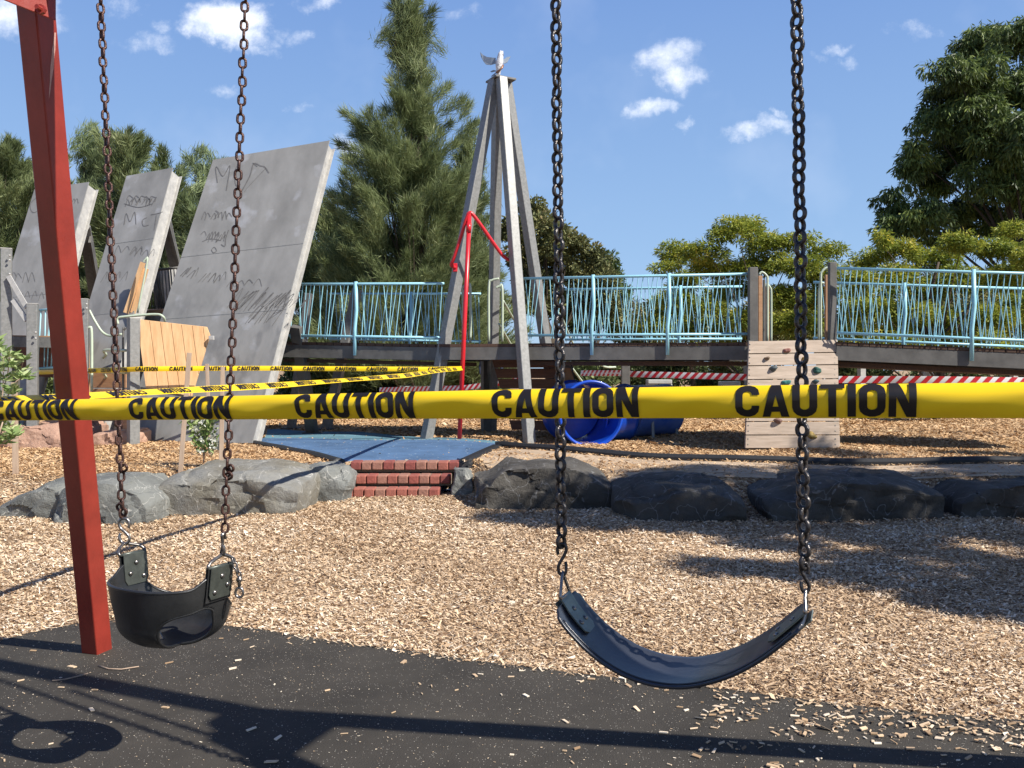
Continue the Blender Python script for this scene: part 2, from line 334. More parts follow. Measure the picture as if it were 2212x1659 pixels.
def matmat(name, base, fleck, amt, sc=140):
    m = bpy.data.materials.new(name); m.use_nodes = True; nt = m.node_tree; N = nt.nodes; L = nt.links
    b = N['Principled BSDF']; b.inputs['Roughness'].default_value = .8; b.inputs['Specular IOR Level'].default_value = .35
    tc = N.new('ShaderNodeTexCoord')
    vo = N.new('ShaderNodeTexVoronoi'); vo.inputs['Scale'].default_value = sc; L.new(tc.outputs['Object'], vo.inputs['Vector'])
    s = N.new('ShaderNodeSeparateColor'); L.new(vo.outputs['Color'], s.inputs[0])
    g = N.new('ShaderNodeMath'); g.operation = 'GREATER_THAN'; g.inputs[1].default_value = 1-amt; L.new(s.outputs[0], g.inputs[0])
    l = N.new('ShaderNodeMath'); l.operation = 'LESS_THAN'; l.inputs[1].default_value = .34; L.new(vo.outputs['Distance'], l.inputs[0])
    mm = N.new('ShaderNodeMath'); mm.operation = 'MULTIPLY'; L.new(g.outputs[0], mm.inputs[0]); L.new(l.outputs[0], mm.inputs[1])
    n = N.new('ShaderNodeTexNoise'); n.inputs['Scale'].default_value = 2.0; n.inputs['Detail'].default_value = 10; n.inputs['Roughness'].default_value = .7; L.new(tc.outputs['Object'], n.inputs[0])
    r = N.new('ShaderNodeValToRGB'); r.color_ramp.elements[0].position = .35; r.color_ramp.elements[1].position = .7
    r.color_ramp.elements[0].color = (*[c*.8 for c in base], 1); r.color_ramp.elements[1].color = (*[c*1.45 for c in base], 1); L.new(n.outputs[0], r.inputs[0])
    mx = N.new('ShaderNodeMix'); mx.data_type = 'RGBA'; L.new(mm.outputs[0], mx.inputs[0]); L.new(r.outputs[0], mx.inputs[6]); mx.inputs[7].default_value = (*fleck, 1)
    L.new(mx.outputs[2], b.inputs['Base Color'])
    n5 = N.new('ShaderNodeTexNoise'); n5.inputs['Scale'].default_value = 160; n5.inputs['Detail'].default_value = 3; L.new(tc.outputs['Object'], n5.inputs[0])
    bp = N.new('ShaderNodeBump'); bp.inputs['Strength'].default_value = .8; bp.inputs['Distance'].default_value = .004; L.new(n5.outputs[0], bp.inputs['Height']); L.new(bp.outputs[0], b.inputs['Normal'])
    return m
M['mat_black'] = matmat('black_rubber_mat', (.040,.035,.028), (.38,.35,.30), .05, 200)
M['mat_blue'] = matmat('blue_rubber_mat', (.066,.125,.225), (.45,.5,.5), .03, 30)
M['mat_teal'] = matmat('teal_rubber_mat', (.10,.20,.25), (.5,.5,.5), .03, 30)
M['chip_far'] = tonemat('orange_wood_chip', [(0,(.16,.085,.04)),(.35,(.42,.25,.12)),(.75,(.62,.42,.23)),(1,(.78,.62,.42))], .8)
M['chip'] = tonemat('wood_chip', [(0,(.12,.07,.042)),(.28,(.39,.26,.15)),(.68,(.66,.49,.32)),(1,(.86,.77,.62))], .8)

# ---------------------------------------------------------------- ground
def ground():
    xs = np.concatenate([np.linspace(-200,-16,24), np.arange(-15,15.01,.2), np.linspace(16,200,24)])
    ys = np.concatenate([np.linspace(-60,-3,12), np.arange(-2,18,.12), np.linspace(18.2,60,50), np.linspace(64,400,24)])
    X, Y = np.meshgrid(xs, ys); Z = H(X, Y)
    me = bpy.data.meshes.new('ground'); nx, ny = len(xs), len(ys)
    v = np.stack([X, Y, Z], -1).reshape(-1, 3)
    f = [(j*nx+i, j*nx+i+1, (j+1)*nx+i+1, (j+1)*nx+i) for j in range(ny-1) for i in range(nx-1)]
    me.from_pydata(v.tolist(), [], f); me.shade_smooth(); me.materials.append(M['ground'])
    o = bpy.data.objects.new('ground', me); COL.objects.link(o); tag(o, kind='structure')
ground()
def sheet(name, poly, m, dz, step=.15, thick=0):
    """flat-ish sheet clipped to a polygon (x,y) following the terrain"""
    import bmesh
    from mathutils.geometry import tessellate_polygon
    bm = bmesh.new(); vs = [bm.verts.new((x, y, 0)) for x, y in poly]; bm.faces.new(vs)
    bmesh.ops.triangulate(bm, faces=bm.faces)
    x0, x1 = min(p[0] for p in poly), max(p[0] for p in poly); y0, y1 = min(p[1] for p in poly), max(p[1] for p in poly)
    for k in range(1, int((x1-x0)/step)+1):
        bmesh.ops.bisect_plane(bm, geom=bm.verts[:]+bm.edges[:]+bm.faces[:], plane_co=(x0+k*step, 0, 0), plane_no=(1, 0, 0))
    for k in range(1, int((y1-y0)/step)+1):
        bmesh.ops.bisect_plane(bm, geom=bm.verts[:]+bm.edges[:]+bm.faces[:], plane_co=(0, y0+k*step, 0), plane_no=(0, 1, 0))
    for q in bm.verts: q.co.z = HH(q.co.x, q.co.y)+dz
    bmesh.ops.recalc_face_normals(bm, faces=bm.faces)
    if sum(f.normal.z for f in bm.faces) < 0: bmesh.ops.reverse_faces(bm, faces=bm.faces)
    if thick:
        for e in [e for e in bm.edges if e.is_boundary]:
            a, b = e.verts
            c, d = bm.verts.new(a.co-Vector((0,0,thick))), bm.verts.new(b.co-Vector((0,0,thick))); bm.faces.new((a, b, d, c))
    me = bpy.data.meshes.new(name); bm.to_mesh(me); bm.free(); me.materials.append(m)
    o = bpy.data.objects.new(name, me); COL.objects.link(o); return tag(o, kind='structure')
edge_px = [(-700,1530),(-300,1440),(-100,1405),(0,1388),(60,1372),(110,1362),(170,1350),(250,1344),(360,1345),(470,1355),(560,1364),(700,1386),(800,1400),(900,1413),(1000,1428),(1100,1441),(1250,1460),(1400,1476),(1500,1485),(1700,1512),(1850,1530),(2000,1546),(2212,1562),(2500,1590),(3000,1640)]
MAT_EDGE = [(G(x, y).x, G(x, y).y) for x, y in edge_px]
mat_poly = MAT_EDGE+[(MAT_EDGE[-1][0]+1.5, .2), (MAT_EDGE[-1][0]+1.5, -2), (-6, -2), (-6, 1.5)]
sheet('rubber_mat', mat_poly, M['mat_black'], .012, .3)
_mex = np.array([p[0] for p in MAT_EDGE]); _mey = np.array([p[1] for p in MAT_EDGE])
ZT = .34
def Gt(x, y): p = G(x, y, ZT); return (p.x, p.y)
blue_px = [(757,1001),(992,1001),(1030,982),(1080,961),(1010,957),(900,954),(800,950),(700,947),(640,946),(568,946),(545,955),(600,962),(660,976),(700,987)]
BLUE = [Gt(*q) for q in blue_px]
sheet('blue_mat', BLUE, M['mat_blue'], .018, .25)
teal_px = [(568,946),(640,945.6),(700,946.6),(800,949.6),(900,953.6),(1010,956.6),(1080,960.6),(1086,956),(1000,951.5),(930,948),(860,942),(780,936),(690,931),(600,926),(578,927)]
TEAL = [Gt(*q) for q in teal_px]
sheet('teal_mat', TEAL, M['mat_teal'], .014, .25)

SAND = [Gt(*q) for q in ((1062,976),(1130,973),(1250,984),(1400,991),(1600,997),(1800,1001),(2000,1004),(2212,1007),(2500,1012))]+[(6.2,8.7),(2.2,8.65),(.9,8.95),(-.2,9.3),(-.42,10.2)]
sheet('sand_path', SAND, M['sand'], .008, .25)
def inpoly(x, y, poly):
    x = np.asarray(x); y = np.asarray(y); c = np.zeros(x.shape, bool); n = len(poly)
    for i in range(n):
        x1, y1 = poly[i]; x2, y2 = poly[i-1]
        m = ((y1 > y) != (y2 > y)) & (x < (x2-x1)*(y-y1)/(y2-y1+1e-12)+x1); c ^= m
    return c
def chips(name, x, y, L, W, tilt, tone, zoff, parent=None, thick=None, cm='chip'):
    n = len(x); a = rng.normal(0, .75, n)+np.where(rng.random(n) < .3, rng.uniform(-1.5, 1.5, n), 0)
    d = np.stack([np.cos(a), np.sin(a), rng.normal(0, tilt, n)], -1); s = np.stack([-np.sin(a), np.cos(a), rng.normal(0, tilt*1.3, n)], -1)
    c = np.stack([x, y, H(x, y)+zoff], -1)
    d *= (L/2)[:, None]; s *= (W/2)[:, None]
    k = rng.uniform(.35, 1, n)[:, None]
    q = np.stack([c-d-s*k, c+d*.75-s, c+d+s*k*.6, c-d*.8+s], 1)
    if thick is None: return rawmesh(name, q.reshape(-1, 3), 4, M[cm], parent, tone)
    up = np.array([0, 0, 1])*thick[:, None]; up = up[:, None, :]
    t = q+up; fs = [t]
    for i in range(4):
        j = (i+1) % 4; fs.append(np.stack([q[:, i], q[:, j], t[:, j], t[:, i]], 1))
    return rawmesh(name, np.concatenate(fs, 0).reshape(-1, 3), 4, M[cm], parent, np.tile(tone, 5))
STEPBOX = (-1.95, 9.36, -.6, 10.0)
def scatter_field():
    X = []; Y = []; Sz = []
    for (y0, y1, dens, sz) in ((2.2,4.6,9000,1.0),(4.6,6.5,7000,1.1),(6.5,9.7,5000,1.28),(9.7,13,1500,2.0),(13,19,650,3.0)):
        hw = .66*y1+.5; n = int(dens*(y1-y0)*2*hw)
        y = rng.uniform(y0, y1, n); x = rng.uniform(-hw, hw, n); k = np.abs(x) < .66*y+.5; x = x[k]; y = y[k]
        X.append(x); Y.append(y); Sz.append(np.full(len(x), sz))
    x = np.concatenate(X); y = np.concatenate(Y); sz = np.concatenate(Sz)
    e = np.interp(x, _mex, _mey, left=_mey[0], right=_mey[-1])
    k = y > e-.015+rng.normal(0, .03, len(x))
    hollow = np.sin(x*1.9+2*np.sin(y*1.3))*np.sin(y*2.3+1.5*np.sin(x*1.1))+.5*np.sin(x*6+y*5)*np.sin(y*7-x*3); k &= ~((hollow > .6) & (rng.random(len(x)) < .5))
    k &= ~(inpoly(x, y, SAND) & (rng.random(len(x)) > .10+.35*(hollow < -.3)))
    bx = (x > STEPBOX[0]) & (x < STEPBOX[2]) & (y > STEPBOX[1]) & (y < STEPBOX[3]); k &= ~(bx & (rng.random(len(x)) > .12))
    k &= ~(inpoly(x, y, BLUE) & (rng.random(len(x)) > .006)); k &= ~(inpoly(x, y, TEAL) & (rng.random(len(x)) > .01))
    x = x[k]; y = y[k]; sz = sz[k]; n = len(x)
    L = rng.gamma(5, .0040, n)*sz; W = rng.gamma(5, .00135, n)*sz
    big = rng.random(n) < .0012; L[big] *= 1.5; W[big] *= 2.6
    # patches of finer, darker mulch
    tone = np.clip(rng.beta(2.3, 1.9, n)+.12*np.sin(x*2.3+np.sin(y*3)*1.2)*np.cos(y*2.1+x)-.03, 0, .93)
    tone[big] = rng.uniform(.85, 1, big.sum())
    far = y > 9.6; tone[far] = tone[far]*.75+.14
    zo = rng.uniform(.004, .022, n); up = y > np.interp(x, _bx, _by)+.4
    o = chips('wood_chips', x[~up], y[~up], L[~up], W[~up], .33, tone[~up], zo[~up]); tag(o, kind='stuff'); o['label'] = 'loose tan wood chips covering the soil around the swings'
    o = chips('orange_wood_chips', x[up], y[up], L[up], W[up], .33, tone[up], zo[up], cm='chip_far'); tag(o, kind='stuff'); o['label'] = 'loose orange wood chips on the raised area behind the boulders'
scatter_field()
def scatter_mat():
    n = 5200; x = rng.uniform(-3.5, 3.6, n); y = rng.uniform(1.4, 4.6, n)
    e = np.interp(x, _mex, _mey)
    p = .035+.9*np.exp(-((x-1.45)/.62)**2-((y-(e-.22))/.20)**2)+.30*np.exp(-((e-y)/.05))+.55*np.exp(-((x-2.0)/.8)**2-((y-2.9)/.25)**2)+.05*np.exp(-((e-y)/.35))
    k = (y < e) & (rng.random(n) < p*1.15); x = x[k]; y = y[k]; n = len(x)
    L = rng.gamma(6, .0042, n); W = L*rng.uniform(.2, .5, n); tone = np.clip(rng.beta(3, 1.8, n), 0, 1)
    o = chips('scattered_wood_chips', x, y, L, W, .05, tone, np.full(n, .014), thick=rng.uniform(.002, .005, n)); tag(o, kind='stuff')
    o['label'] = 'stray pale wood chips scattered on the black rubber mat'
    n = 6500; x = rng.uniform(-3.5, 3.6, n); y = rng.uniform(1.6, 4.6, n); e = np.interp(x, _mex, _mey); k = y < e; x = x[k]; y = y[k]; n = len(x)
    L = rng.gamma(1.6, .0018, n)+.0008; o = chips('wood_grit', x, y, L, L*.45, .05, rng.uniform(.5, 1, n), np.full(n, .0145), thick=np.full(n, .001)); tag(o, kind='stuff')
    o['label'] = 'fine pale wood grit speckling the black rubber mat'
    # piles of chips on the mat at lower right
    n = 5200; x = rng.uniform(.5, 2.6, n); y = rng.uniform(2.6, 3.6, n); e = np.interp(x, _mex, _mey)
    f = np.sin(x*9+3*np.sin(y*7))*np.cos(y*13-x*4); k = (y < e-.02) & (rng.random(n) < np.clip(.75*np.exp(-((y-(e-.24+.05*x))/.14)**2)*(x-.5)/1.2+.25*f-.05, 0, 1))
    x = x[k]; y = y[k]; n = len(x); L = rng.gamma(6, .0037, n); W = L*rng.uniform(.22, .48, n)
    o = chips('spilled_wood_chips', x, y, L, W, .22, np.clip(rng.beta(2.4, 2.0, n), 0, .9), np.full(n, .017), thick=rng.uniform(.002, .005, n)); tag(o, kind='stuff')
    o['label'] = 'drift of pale wood chips spilled over the mat edge below the belt swing'
scatter_mat()
def twig(pts, lab):
    b = MB(); q = [G(x, y)+V(0, 0, .018) for x, y in pts]; b.tube(q, [.003]*len(q), 6)
    o = b.build('twig', M['stake'], smooth=True); tag(o, lab, 'twig')
twig([(113,1479),(140,1476),(165,1470),(190,1463)], 'pale straight dry twig on the rubber mat left of the red post')
twig([(213,1446),(235,1453),(262,1454),(300,1448)], 'bent brown dry twig on the rubber mat just below the red post')

# ---------------------------------------------------------------- red swing frame
LA = V(-1.87, 3.20, 2.88); RA = V(1.54, 1.78, 2.88); BU = (RA-LA).normalized(); BN = V(-BU.y, BU.x, 0)
def swing_frame():
    t = thing('swing_frame', 'dark red painted steel swing frame standing on the black rubber mat', 'swing frame', (LA.x, LA.y, 0))
    MB().bar(LA-BU*.12+V(0,0,.06)+BN*.09, RA+BU*.12+V(0,0,.06)+BN*.09, .11, .11).build('beam', M['red'], t, bevel=.008)
    foot = G(212, 1408)
    for f, a, ang in ((V(foot.x, foot.y, -.05), P(76, 0, 3.33)+ (P(76,0,3.33)-foot)*.03, -.32), (V(-2.45, 2.15, -.05), LA-BN*.1-V(0,0,.03), .5), (V(2.9, 2.85, -.05), RA+BN*.1-V(0,0,.03), .3), (V(1.75, 1.0, -.05), RA-BN*.1-V(0,0,.03), .3)):
        MB().bar(f, a, .098, .098, side=(1, 0, 0), ang=ang).build('leg', M['red'], t, bevel=.006)
    pl = [P(x, y, 3.13+(x-41)*.0013) for x, y in ((-75,-50),(-30,-16),(41,13),(104,38),(104,-62),(-30,-90))]
    MB().prism(pl, (.012, .035, 0)).build('gusset_plate', M['red'], t, bevel=.003)
    c = P(91, 22, 3.185)
    MB().tube([c, c+V(0,-.014,0), c+V(0,-.0141,0), c+V(-.002,-.034,0)], [.019,.018,.010,.009], 8).build('bolt', M['red'], t)
    ap = RA
    MB().prism([ap+BN*.26+V(0,0,-.36), ap+BN*.06+V(0,0,.10), ap-BN*.06+V(0,0,.10), ap-BN*.26+V(0,0,-.36)], BU*.02).build('gusset_plate', M['red'], t)
    # long scratch on the post
    # scratch: thin worn stripe lying on the lit face of the visible leg
    top = P(76, 0, 3.33); d = (top-V(foot.x, foot.y, 0)).normalized(); side = V(1,0,0); side = (side-d*side.dot(d)).normalized(); side = Matrix.Rotation(-.32, 3, d) @ side; up = side.cross(d)
    nrm = side if side.dot(V(.6,-.7,0)) > up.dot(V(.6,-.7,0)) else up
    oth = up if nrm is side else side
    if oth.dot(V(1,0,0)) < 0: oth = -oth
    nrm = nrm*(1 if nrm.dot(V(.6,-.7,0)) > 0 else -1)
    b = MB(); pts = []
    for i in range(9):
        k = i/8; z = 2.74-.24*k; s0 = (z-foot.z)/d.z; c = V(foot.x, foot.y, 0)+d*s0+nrm*.0505+oth*(.034-.062*k)
        w = .0065*math.sin(math.pi*min(1, .15+k*.9))+.0035*random.random(); pts.append((c-oth*w, c+oth*w))
    for i in range(8): b.add([pts[i][0], pts[i][1], pts[i+1][1], pts[i+1][0]], [(0,1,2,3)])
    b.build('paint_scratch', M['scratch'], t)
    return t
swing_frame()

# ---------------------------------------------------------------- chains, hooks, seats
def linkloop(c, ax, wd, L, W, r, n=18):
    """stadium loop: ax = long direction, wd = width direction"""
    pts = []; a = L/2-W/2; R = W/2-r
    for i in range(n):
        th = 2*math.pi*i/n; s, cc = math.sin(th), math.cos(th)
        pts.append(c+ax*(s*R+(a if s > 1e-6 else -a if s < -1e-6 else 0))+wd*(cc*R))
    # straight sides need both ends
    q = []
    for i in range(n//2+1): th = math.pi*i/(n//2); q.append(c+ax*(a+math.sin(th)*R)+wd*(math.cos(th)*R))
    for i in range(n//2+1): th = math.pi+math.pi*i/(n//2); q.append(c+ax*(-a+math.sin(th)*R)+wd*(math.cos(th)*R))
    return q
def chain(p0, p1, pitch, W, r, base_ang=.6, jitter=.12, knots=(), twist=0.0):
    """from bottom p0 up to p1"""
    b = MB(); d = p1-p0; n = int(d.length/pitch); d.normalize(); px = V(1,0,0); px = (px-d*px.dot(d)).normalized(); L = pitch+2*r+.0005
    for i in range(n):
        c = p0+d*(pitch*(i+.5)); ang = base_ang+(math.pi/2 if i % 2 else 0)+random.uniform(-jitter, jitter)+twist*i
        wob = px*random.uniform(-.0012, .0012)
        w = Matrix.Rotation(ang, 3, d) @ px
        ax = (d+w*random.uniform(-.05, .05)).normalized()
        b.tube(linkloop(c+wob, ax, (w-ax*w.dot(ax)).normalized(), L, W, r), r, 7, closed=True)
    for (k, off) in knots:
        c = p0+d*(pitch*k)+px*off; b.tube(linkloop(c, (px*.8+d*.5+V(0,-.5,0)).normalized(), (d-px*.6).normalized(), L, W, r), r, 7, closed=True)
    return b
def smooth_path(pts, k=6):
    out = []; n = len(pts)
    for i in range(n-1):
        p0, p1, p2, p3 = pts[max(i-1,0)], pts[i], pts[i+1], pts[min(i+2,n-1)]
        for j in range(k):
            t = j/k; out.append(.5*((2*p1)+(p2-p0)*t+(2*p0-5*p1+4*p2-p3)*t*t+(3*p1-p0-3*p2+p3)*t**3))
    out.append(pts[-1]); return out
def beamD(px):   # depth where the column px meets the beam plane
    k = (px-CX)/F; a = (LA.x-k*LA.y)/(k*BU.y-BU.x); return LA.y+BU.y*a
def chain_to_beam(xb, yb, xt, Db):
    """chain from pixel (xb,yb) at depth Db up to the beam along the line through (xt,0)"""
    pb = P(xb, yb, Db); pt = P(xt, 0, beamD(xt)); d = pt-pb; return pb, pb+d*((2.86-pb.z)/d.z)

def belt_swing():
    t = thing('belt_swing', 'black rubber belt swing hanging from two heavy dark chains on the right', 'swing', (.42, 2.25, .8))
    DL, DR = beamD(1207), beamD(1730)
    for (xb, yb, xt, D, tw, pitch) in ((1213, 1182, 1201, DL, .8, .0305), (1737, 1228, 1721, DR, .55, .0300)):
        a, b = chain_to_beam(xb, yb, xt, D); chain(a, b, pitch, .0385, .0060, tw, .22).build('chain', M['dark_chain'], t, smooth=True)
    # S-hooks
    def shook(pts, D, r=.0046):
        q = smooth_path([P(x, y, D+dz) for x, y, dz in pts]); return MB().tube(q, r, 8)
    shook([(1206,1198,0),(1204,1186,0),(1210,1175,0),(1220,1177,0),(1223,1188,0),(1217,1203,0),(1210,1214,0),(1206,1226,0),(1209,1239,0),(1218,1241,0),(1223,1232,0),(1222,1213,.004)], DL).build('s_hook', M['dark_chain'], t, smooth=True)
    shook([(1745,1240,0),(1746,1228,0),(1741,1217,0),(1732,1219,0),(1730,1230,0),(1736,1243,0),(1744,1256,0),(1748,1268,0),(1744,1278,0),(1736,1278,0),(1731,1268,0),(1731,1256,.004)], DR).build('s_hook', M['dark_chain'], t, smooth=True)
    # belt
    cl = [(1222,1296),(1240,1325),(1262,1350),(1290,1378),(1325,1405),(1365,1428),(1410,1444),(1455,1452),(1500,1452),(1545,1443),(1590,1428),(1635,1405),(1675,1378),(1710,1350),(1738,1326)]
    n0 = len(cl); C = smooth_path([P(x, y, DL+.0+(DR-DL)*(x-1215)/520) for x, y in cl], 4)
    wdir = BN.copy(); B = []; m = len(C); U = 13
    b = MB(); th = .009
    for i, c in enumerate(C):
        k = i/(m-1); tn = (C[min(i+1,m-1)]-C[max(i-1,0)]).normalized(); tl = (wdir+V(0,0,.10)).normalized()
        nrm = tl.cross(tn); nrm = nrm if nrm.z > 0 else -nrm
        w = .094*(1-.10*math.exp(-((min(k,1-k))/.02)**2))-(.0 if .02 < k < .98 else .012)
        row = [c+tl*(w*u)+nrm*(.005*u*u) for u in np.linspace(-1, 1, U)]
        row2 = [q-nrm*th for q in row][::-1]; B.append(row+row2)
    R = 2*U; vs = [q for row in B for q in row]
    fs = [(i*R+j, i*R+(j+1) % R, (i+1)*R+(j+1) % R, (i+1)*R+j) for i in range(m-1) for j in range(R)]
    fs += [tuple(range(R))[::-1], tuple((m-1)*R+j for j in range(R))]
    MB().add(vs, fs).build('seat', M['belt'], t, smooth=False, bevel=.0025).data.shade_smooth()
    # piping lines along both edges of the belt
    for u in (-.86,):
        pts = []
        for i in range(3, m-3):
            tn = (C[i+1]-C[i-1]).normalized(); tl = (wdir+V(0,0,.10)).normalized(); nrm = tl.cross(tn); nrm = nrm if nrm.z > 0 else -nrm; pts.append(C[i]+tl*(.094*u)+nrm*(.0052))
        MB().tube(pts, .0022, 6).build('edge_ridge', M['belt'], t, smooth=True)
    for sgn, e, D in ((1, 0, DL), (-1, m-1, DR)):
        def fr(s):   # frame at distance s from the end
            acc = 0; i = e
            while acc < s and 0 < i+sgn < m-1: acc += (C[i+sgn]-C[i]).length; i += sgn
            tn = (C[min(m-1,i+1)]-C[max(0,i-1)]).normalized(); nrm = wdir.cross(tn); nrm = nrm if nrm.z > 0 else -nrm
            return C[i], tn, nrm
        c0, tn, nrm = fr(.0); along = (fr(.09)[0]-c0).normalized()
        W_ = (wdir+V(0,0,.10)).normalized(); nr = W_.cross(along); nr = nr if nr.z > 0 else -nr; w = .036
        st = [(c0-along*.012, nr, w)]
        for ss, ww in ((.0, w), (.03, w), (.06, w), (.085, w), (.105, w*.6)):
            c, tq, nq = fr(ss); nq = W_.cross(tq); nq = nq if nq.z > 0 else -nq; st.append((c, nq, ww))
        vs = []
        for c, nq, ww in st: vs += [c-W_*ww+nq*.0055, c+W_*ww+nq*.0055, c+W_*ww+nq*.0095, c-W_*ww+nq*.0095]
        fs = [(i*4+j, i*4+(j+1) % 4, (i+1)*4+(j+1) % 4, (i+1)*4+j) for i in range(len(st)-1) for j in range(4)]+[(0,1,2,3), tuple(len(vs)-4+j for j in range(4))]
        pp = MB().add(vs, fs).build('clamp_plate', M['plate'], t)
        for a_, b_ in ((.03, 0), (.072, -.018), (.072, .018)):
            c, tq, nq = fr(a_); nq = W_.cross(tq); nq = nq if nq.z > 0 else -nq; q = c+W_*b_+nq*.0095
            MB().tube([q, q+nq*.003, q+nq*.0045], [.0075, .006, .001], 12).build('rivet', M['steel'], pp, smooth=True)
        MB().add([v-nr*.021 for v in vs], fs).build('backing_plate', M['plate'], t)
        # triangular ring
        a1 = c0-along*.010+nr*.006
        top = P(1216, 1236, DL) if sgn == 1 else P(1740, 1274, DR)
        tri = [a1-wdir*.042, a1+wdir*.042, top+wdir*.008+V(0,0,-.012), top+V(0,0,.002), top-wdir*.008+V(0,0,-.012)]
        # round the corners
        q = []
        for i, p in enumerate(tri):
            pr, nx = tri[i-1], tri[(i+1) % 5]; rr = min(.01, .4*(p-pr).length, .4*(nx-p).length)
            A = p+(pr-p).normalized()*rr; Bq = p+(nx-p).normalized()*rr
            q += [A, A*.25+p*.5+Bq*.25, Bq]
        MB().tube(q, .0046, 8, closed=True).build('triangle_ring', M['steel'], t, smooth=True)
    return t
belt_swing()

def toddler_swing():
    t = thing('toddler_swing', 'black rubber toddler bucket swing with leg holes on rusty brown chains', 'swing', (-1.17, 2.92, .6))
    D1, D2 = 2.99, 2.80
    a, b = chain_to_beam(265, 1118, 217, D1); chain(a, b, .0320, .0300, .0048, .75, .16, knots=((.6,.004),(1.2,-.008),(5.4,.012))).build('chain', M['rust_chain'], t, smooth=True)
    a, b = chain_to_beam(485, 1150, 530, D2); chain(a, b, .0305, .0290, .0046, .35, .16, knots=((6.1,.006),(6.9,.01))).build('chain', M['rust_chain'], t, smooth=True)
    def shook(pts, D, r=.0042): return MB().tube(smooth_path([P(x, y, D+dz) for x, y, dz in pts]), r*1.25, 8)
    shook([(278,1140,0),(279,1128,0),(272,1120,0),(262,1121,0),(257,1129,0),(260,1140,0),(270,1149,0),(278,1158,0),(279,1168,0),(271,1174,0),(262,1170,0),(258,1160,0),(261,1152,.004)], D1).build('s_hook', M['steel'], t, smooth=True)
    shook([(487,1163,.01),(484,1152,.0),(480,1157,-.01),(481,1170,0),(480,1184,0),(478,1194,.01),(482,1198,0),(484,1190,-.01),(483,1178,-.01)], D2).build('s_hook', M['steel'], t, smooth=True)
    # bucket
    c0 = V((378-CX)/F*2.88, 2.88, 0); zr = CH-(1262-HY)/F*2.80; zb = CH-(1398-HY)/F*2.82
    ph = math.radians(28); e1 = V(math.cos(ph), -math.sin(ph), 0); ff = V(-math.sin(ph), -math.cos(ph), 0)
    A, Bf = .205, .185; Hh = zr-zb
    NT, NS = 128, 44
    def surf(th, s):
        ca, sa = math.cos(th), math.sin(th)    # th=0 -> e1 (right plate), th=pi/2 -> front
        bf = Bf if sa > 0 else Bf*.92
        rim = .034*math.exp(-((1-abs(ca))/.08)**2)
        if sa < 0: s0 = .50*(-sa)**.55; s = s0+(1-s0)*s; rim *= (1-s0*2)
        # profile: wall then rounded bottom
        if s < .55: r = 1-.10*(s/.55); z = -(s/.55)*.60
        else:
            k = (s-.55)/.45*math.pi/2; r = .90*(math.cos(k)**.75 if math.cos(k) > 1e-6 else 0); z = -.60-.40*math.sin(k)
        r *= 1-.30*max(0, s-.15)**1.4*max(0, ca)-.12*max(0, s-.2)*max(0, -ca); nr = 2.4; q = (abs(ca)**nr+abs(sa)**nr)**(-1/nr)
        return c0+e1*(A*r*ca*q)+ff*(bf*r*sa*q)+V(0,0,zr+rim*(1-s)**2+z*Hh)
    def hole(th, s):
        for hc in (.46, math.pi-.25):
            d = (th-hc+math.pi) % (2*math.pi)-math.pi
            u = d/.60; w = (s-.64)/.31
            if abs(u)**2.3+abs(w)**2.3 < 1: return True
        return False
    vs = []; fs = []
    for j in range(NS+1):
        for i in range(NT): vs.append(surf(2*math.pi*i/NT, j/NS*.985))
    for j in range(NS):
        for i in range(NT):
            if hole(2*math.pi*(i+.5)/NT, (j+.5)/NS*.985): continue
            i2 = (i+1) % NT; fs.append((j*NT+i, j*NT+i2, (j+1)*NT+i2, (j+1)*NT+i))
    fs.append(tuple(NS*NT+i for i in range(NT)))
    # snap hole boundary verts onto the smooth ellipse
    cnt = {}
    for f in fs[:-1]:
        for v in f: cnt[v] = cnt.get(v, 0)+1
    for j in range(1, NS):
        for i in range(NT):
            v = j*NT+i
            if 0 < cnt.get(v, 0) < 4:
                th = 2*math.pi*i/NT; s = j/NS*.985
                for hc in (.46, math.pi-.25):
                    d = (th-hc+math.pi) % (2*math.pi)-math.pi; u = d/.60; w = (s-.64)/.31; q = (abs(u)**2.3+abs(w)**2.3)**(1/2.3)
                    if .7 < q < 1.35: vs[v] = surf(hc+d/q, min(.97, .64+(s-.64)/q))
    b = MB(); b.add(vs, fs); o = b.build('bucket', M['rubber'], t, smooth=True)
    md = o.modifiers.new('solid', 'SOLIDIFY'); md.thickness = .008; md.offset = 0
    # rolled rims
    MB().tube([surf(2*math.pi*i/96, 0) for i in range(96)], .0055, 8, closed=True).build('rim', M['rubber'], t, smooth=True)
    for hc in (.46, math.pi-.25):
        pts = []
        for i in range(64):
            a_ = 2*math.pi*i/64; c_, s_ = math.cos(a_), math.sin(a_); q = (abs(c_)**2.3+abs(s_)**2.3)**(-1/2.3)
            pts.append(surf(hc+.60*c_*q, min(.97, .64+.31*s_*q)))
        MB().tube(pts, .0050, 8, closed=True).build('leg_hole_rim', M['rubber'], t, smooth=True)
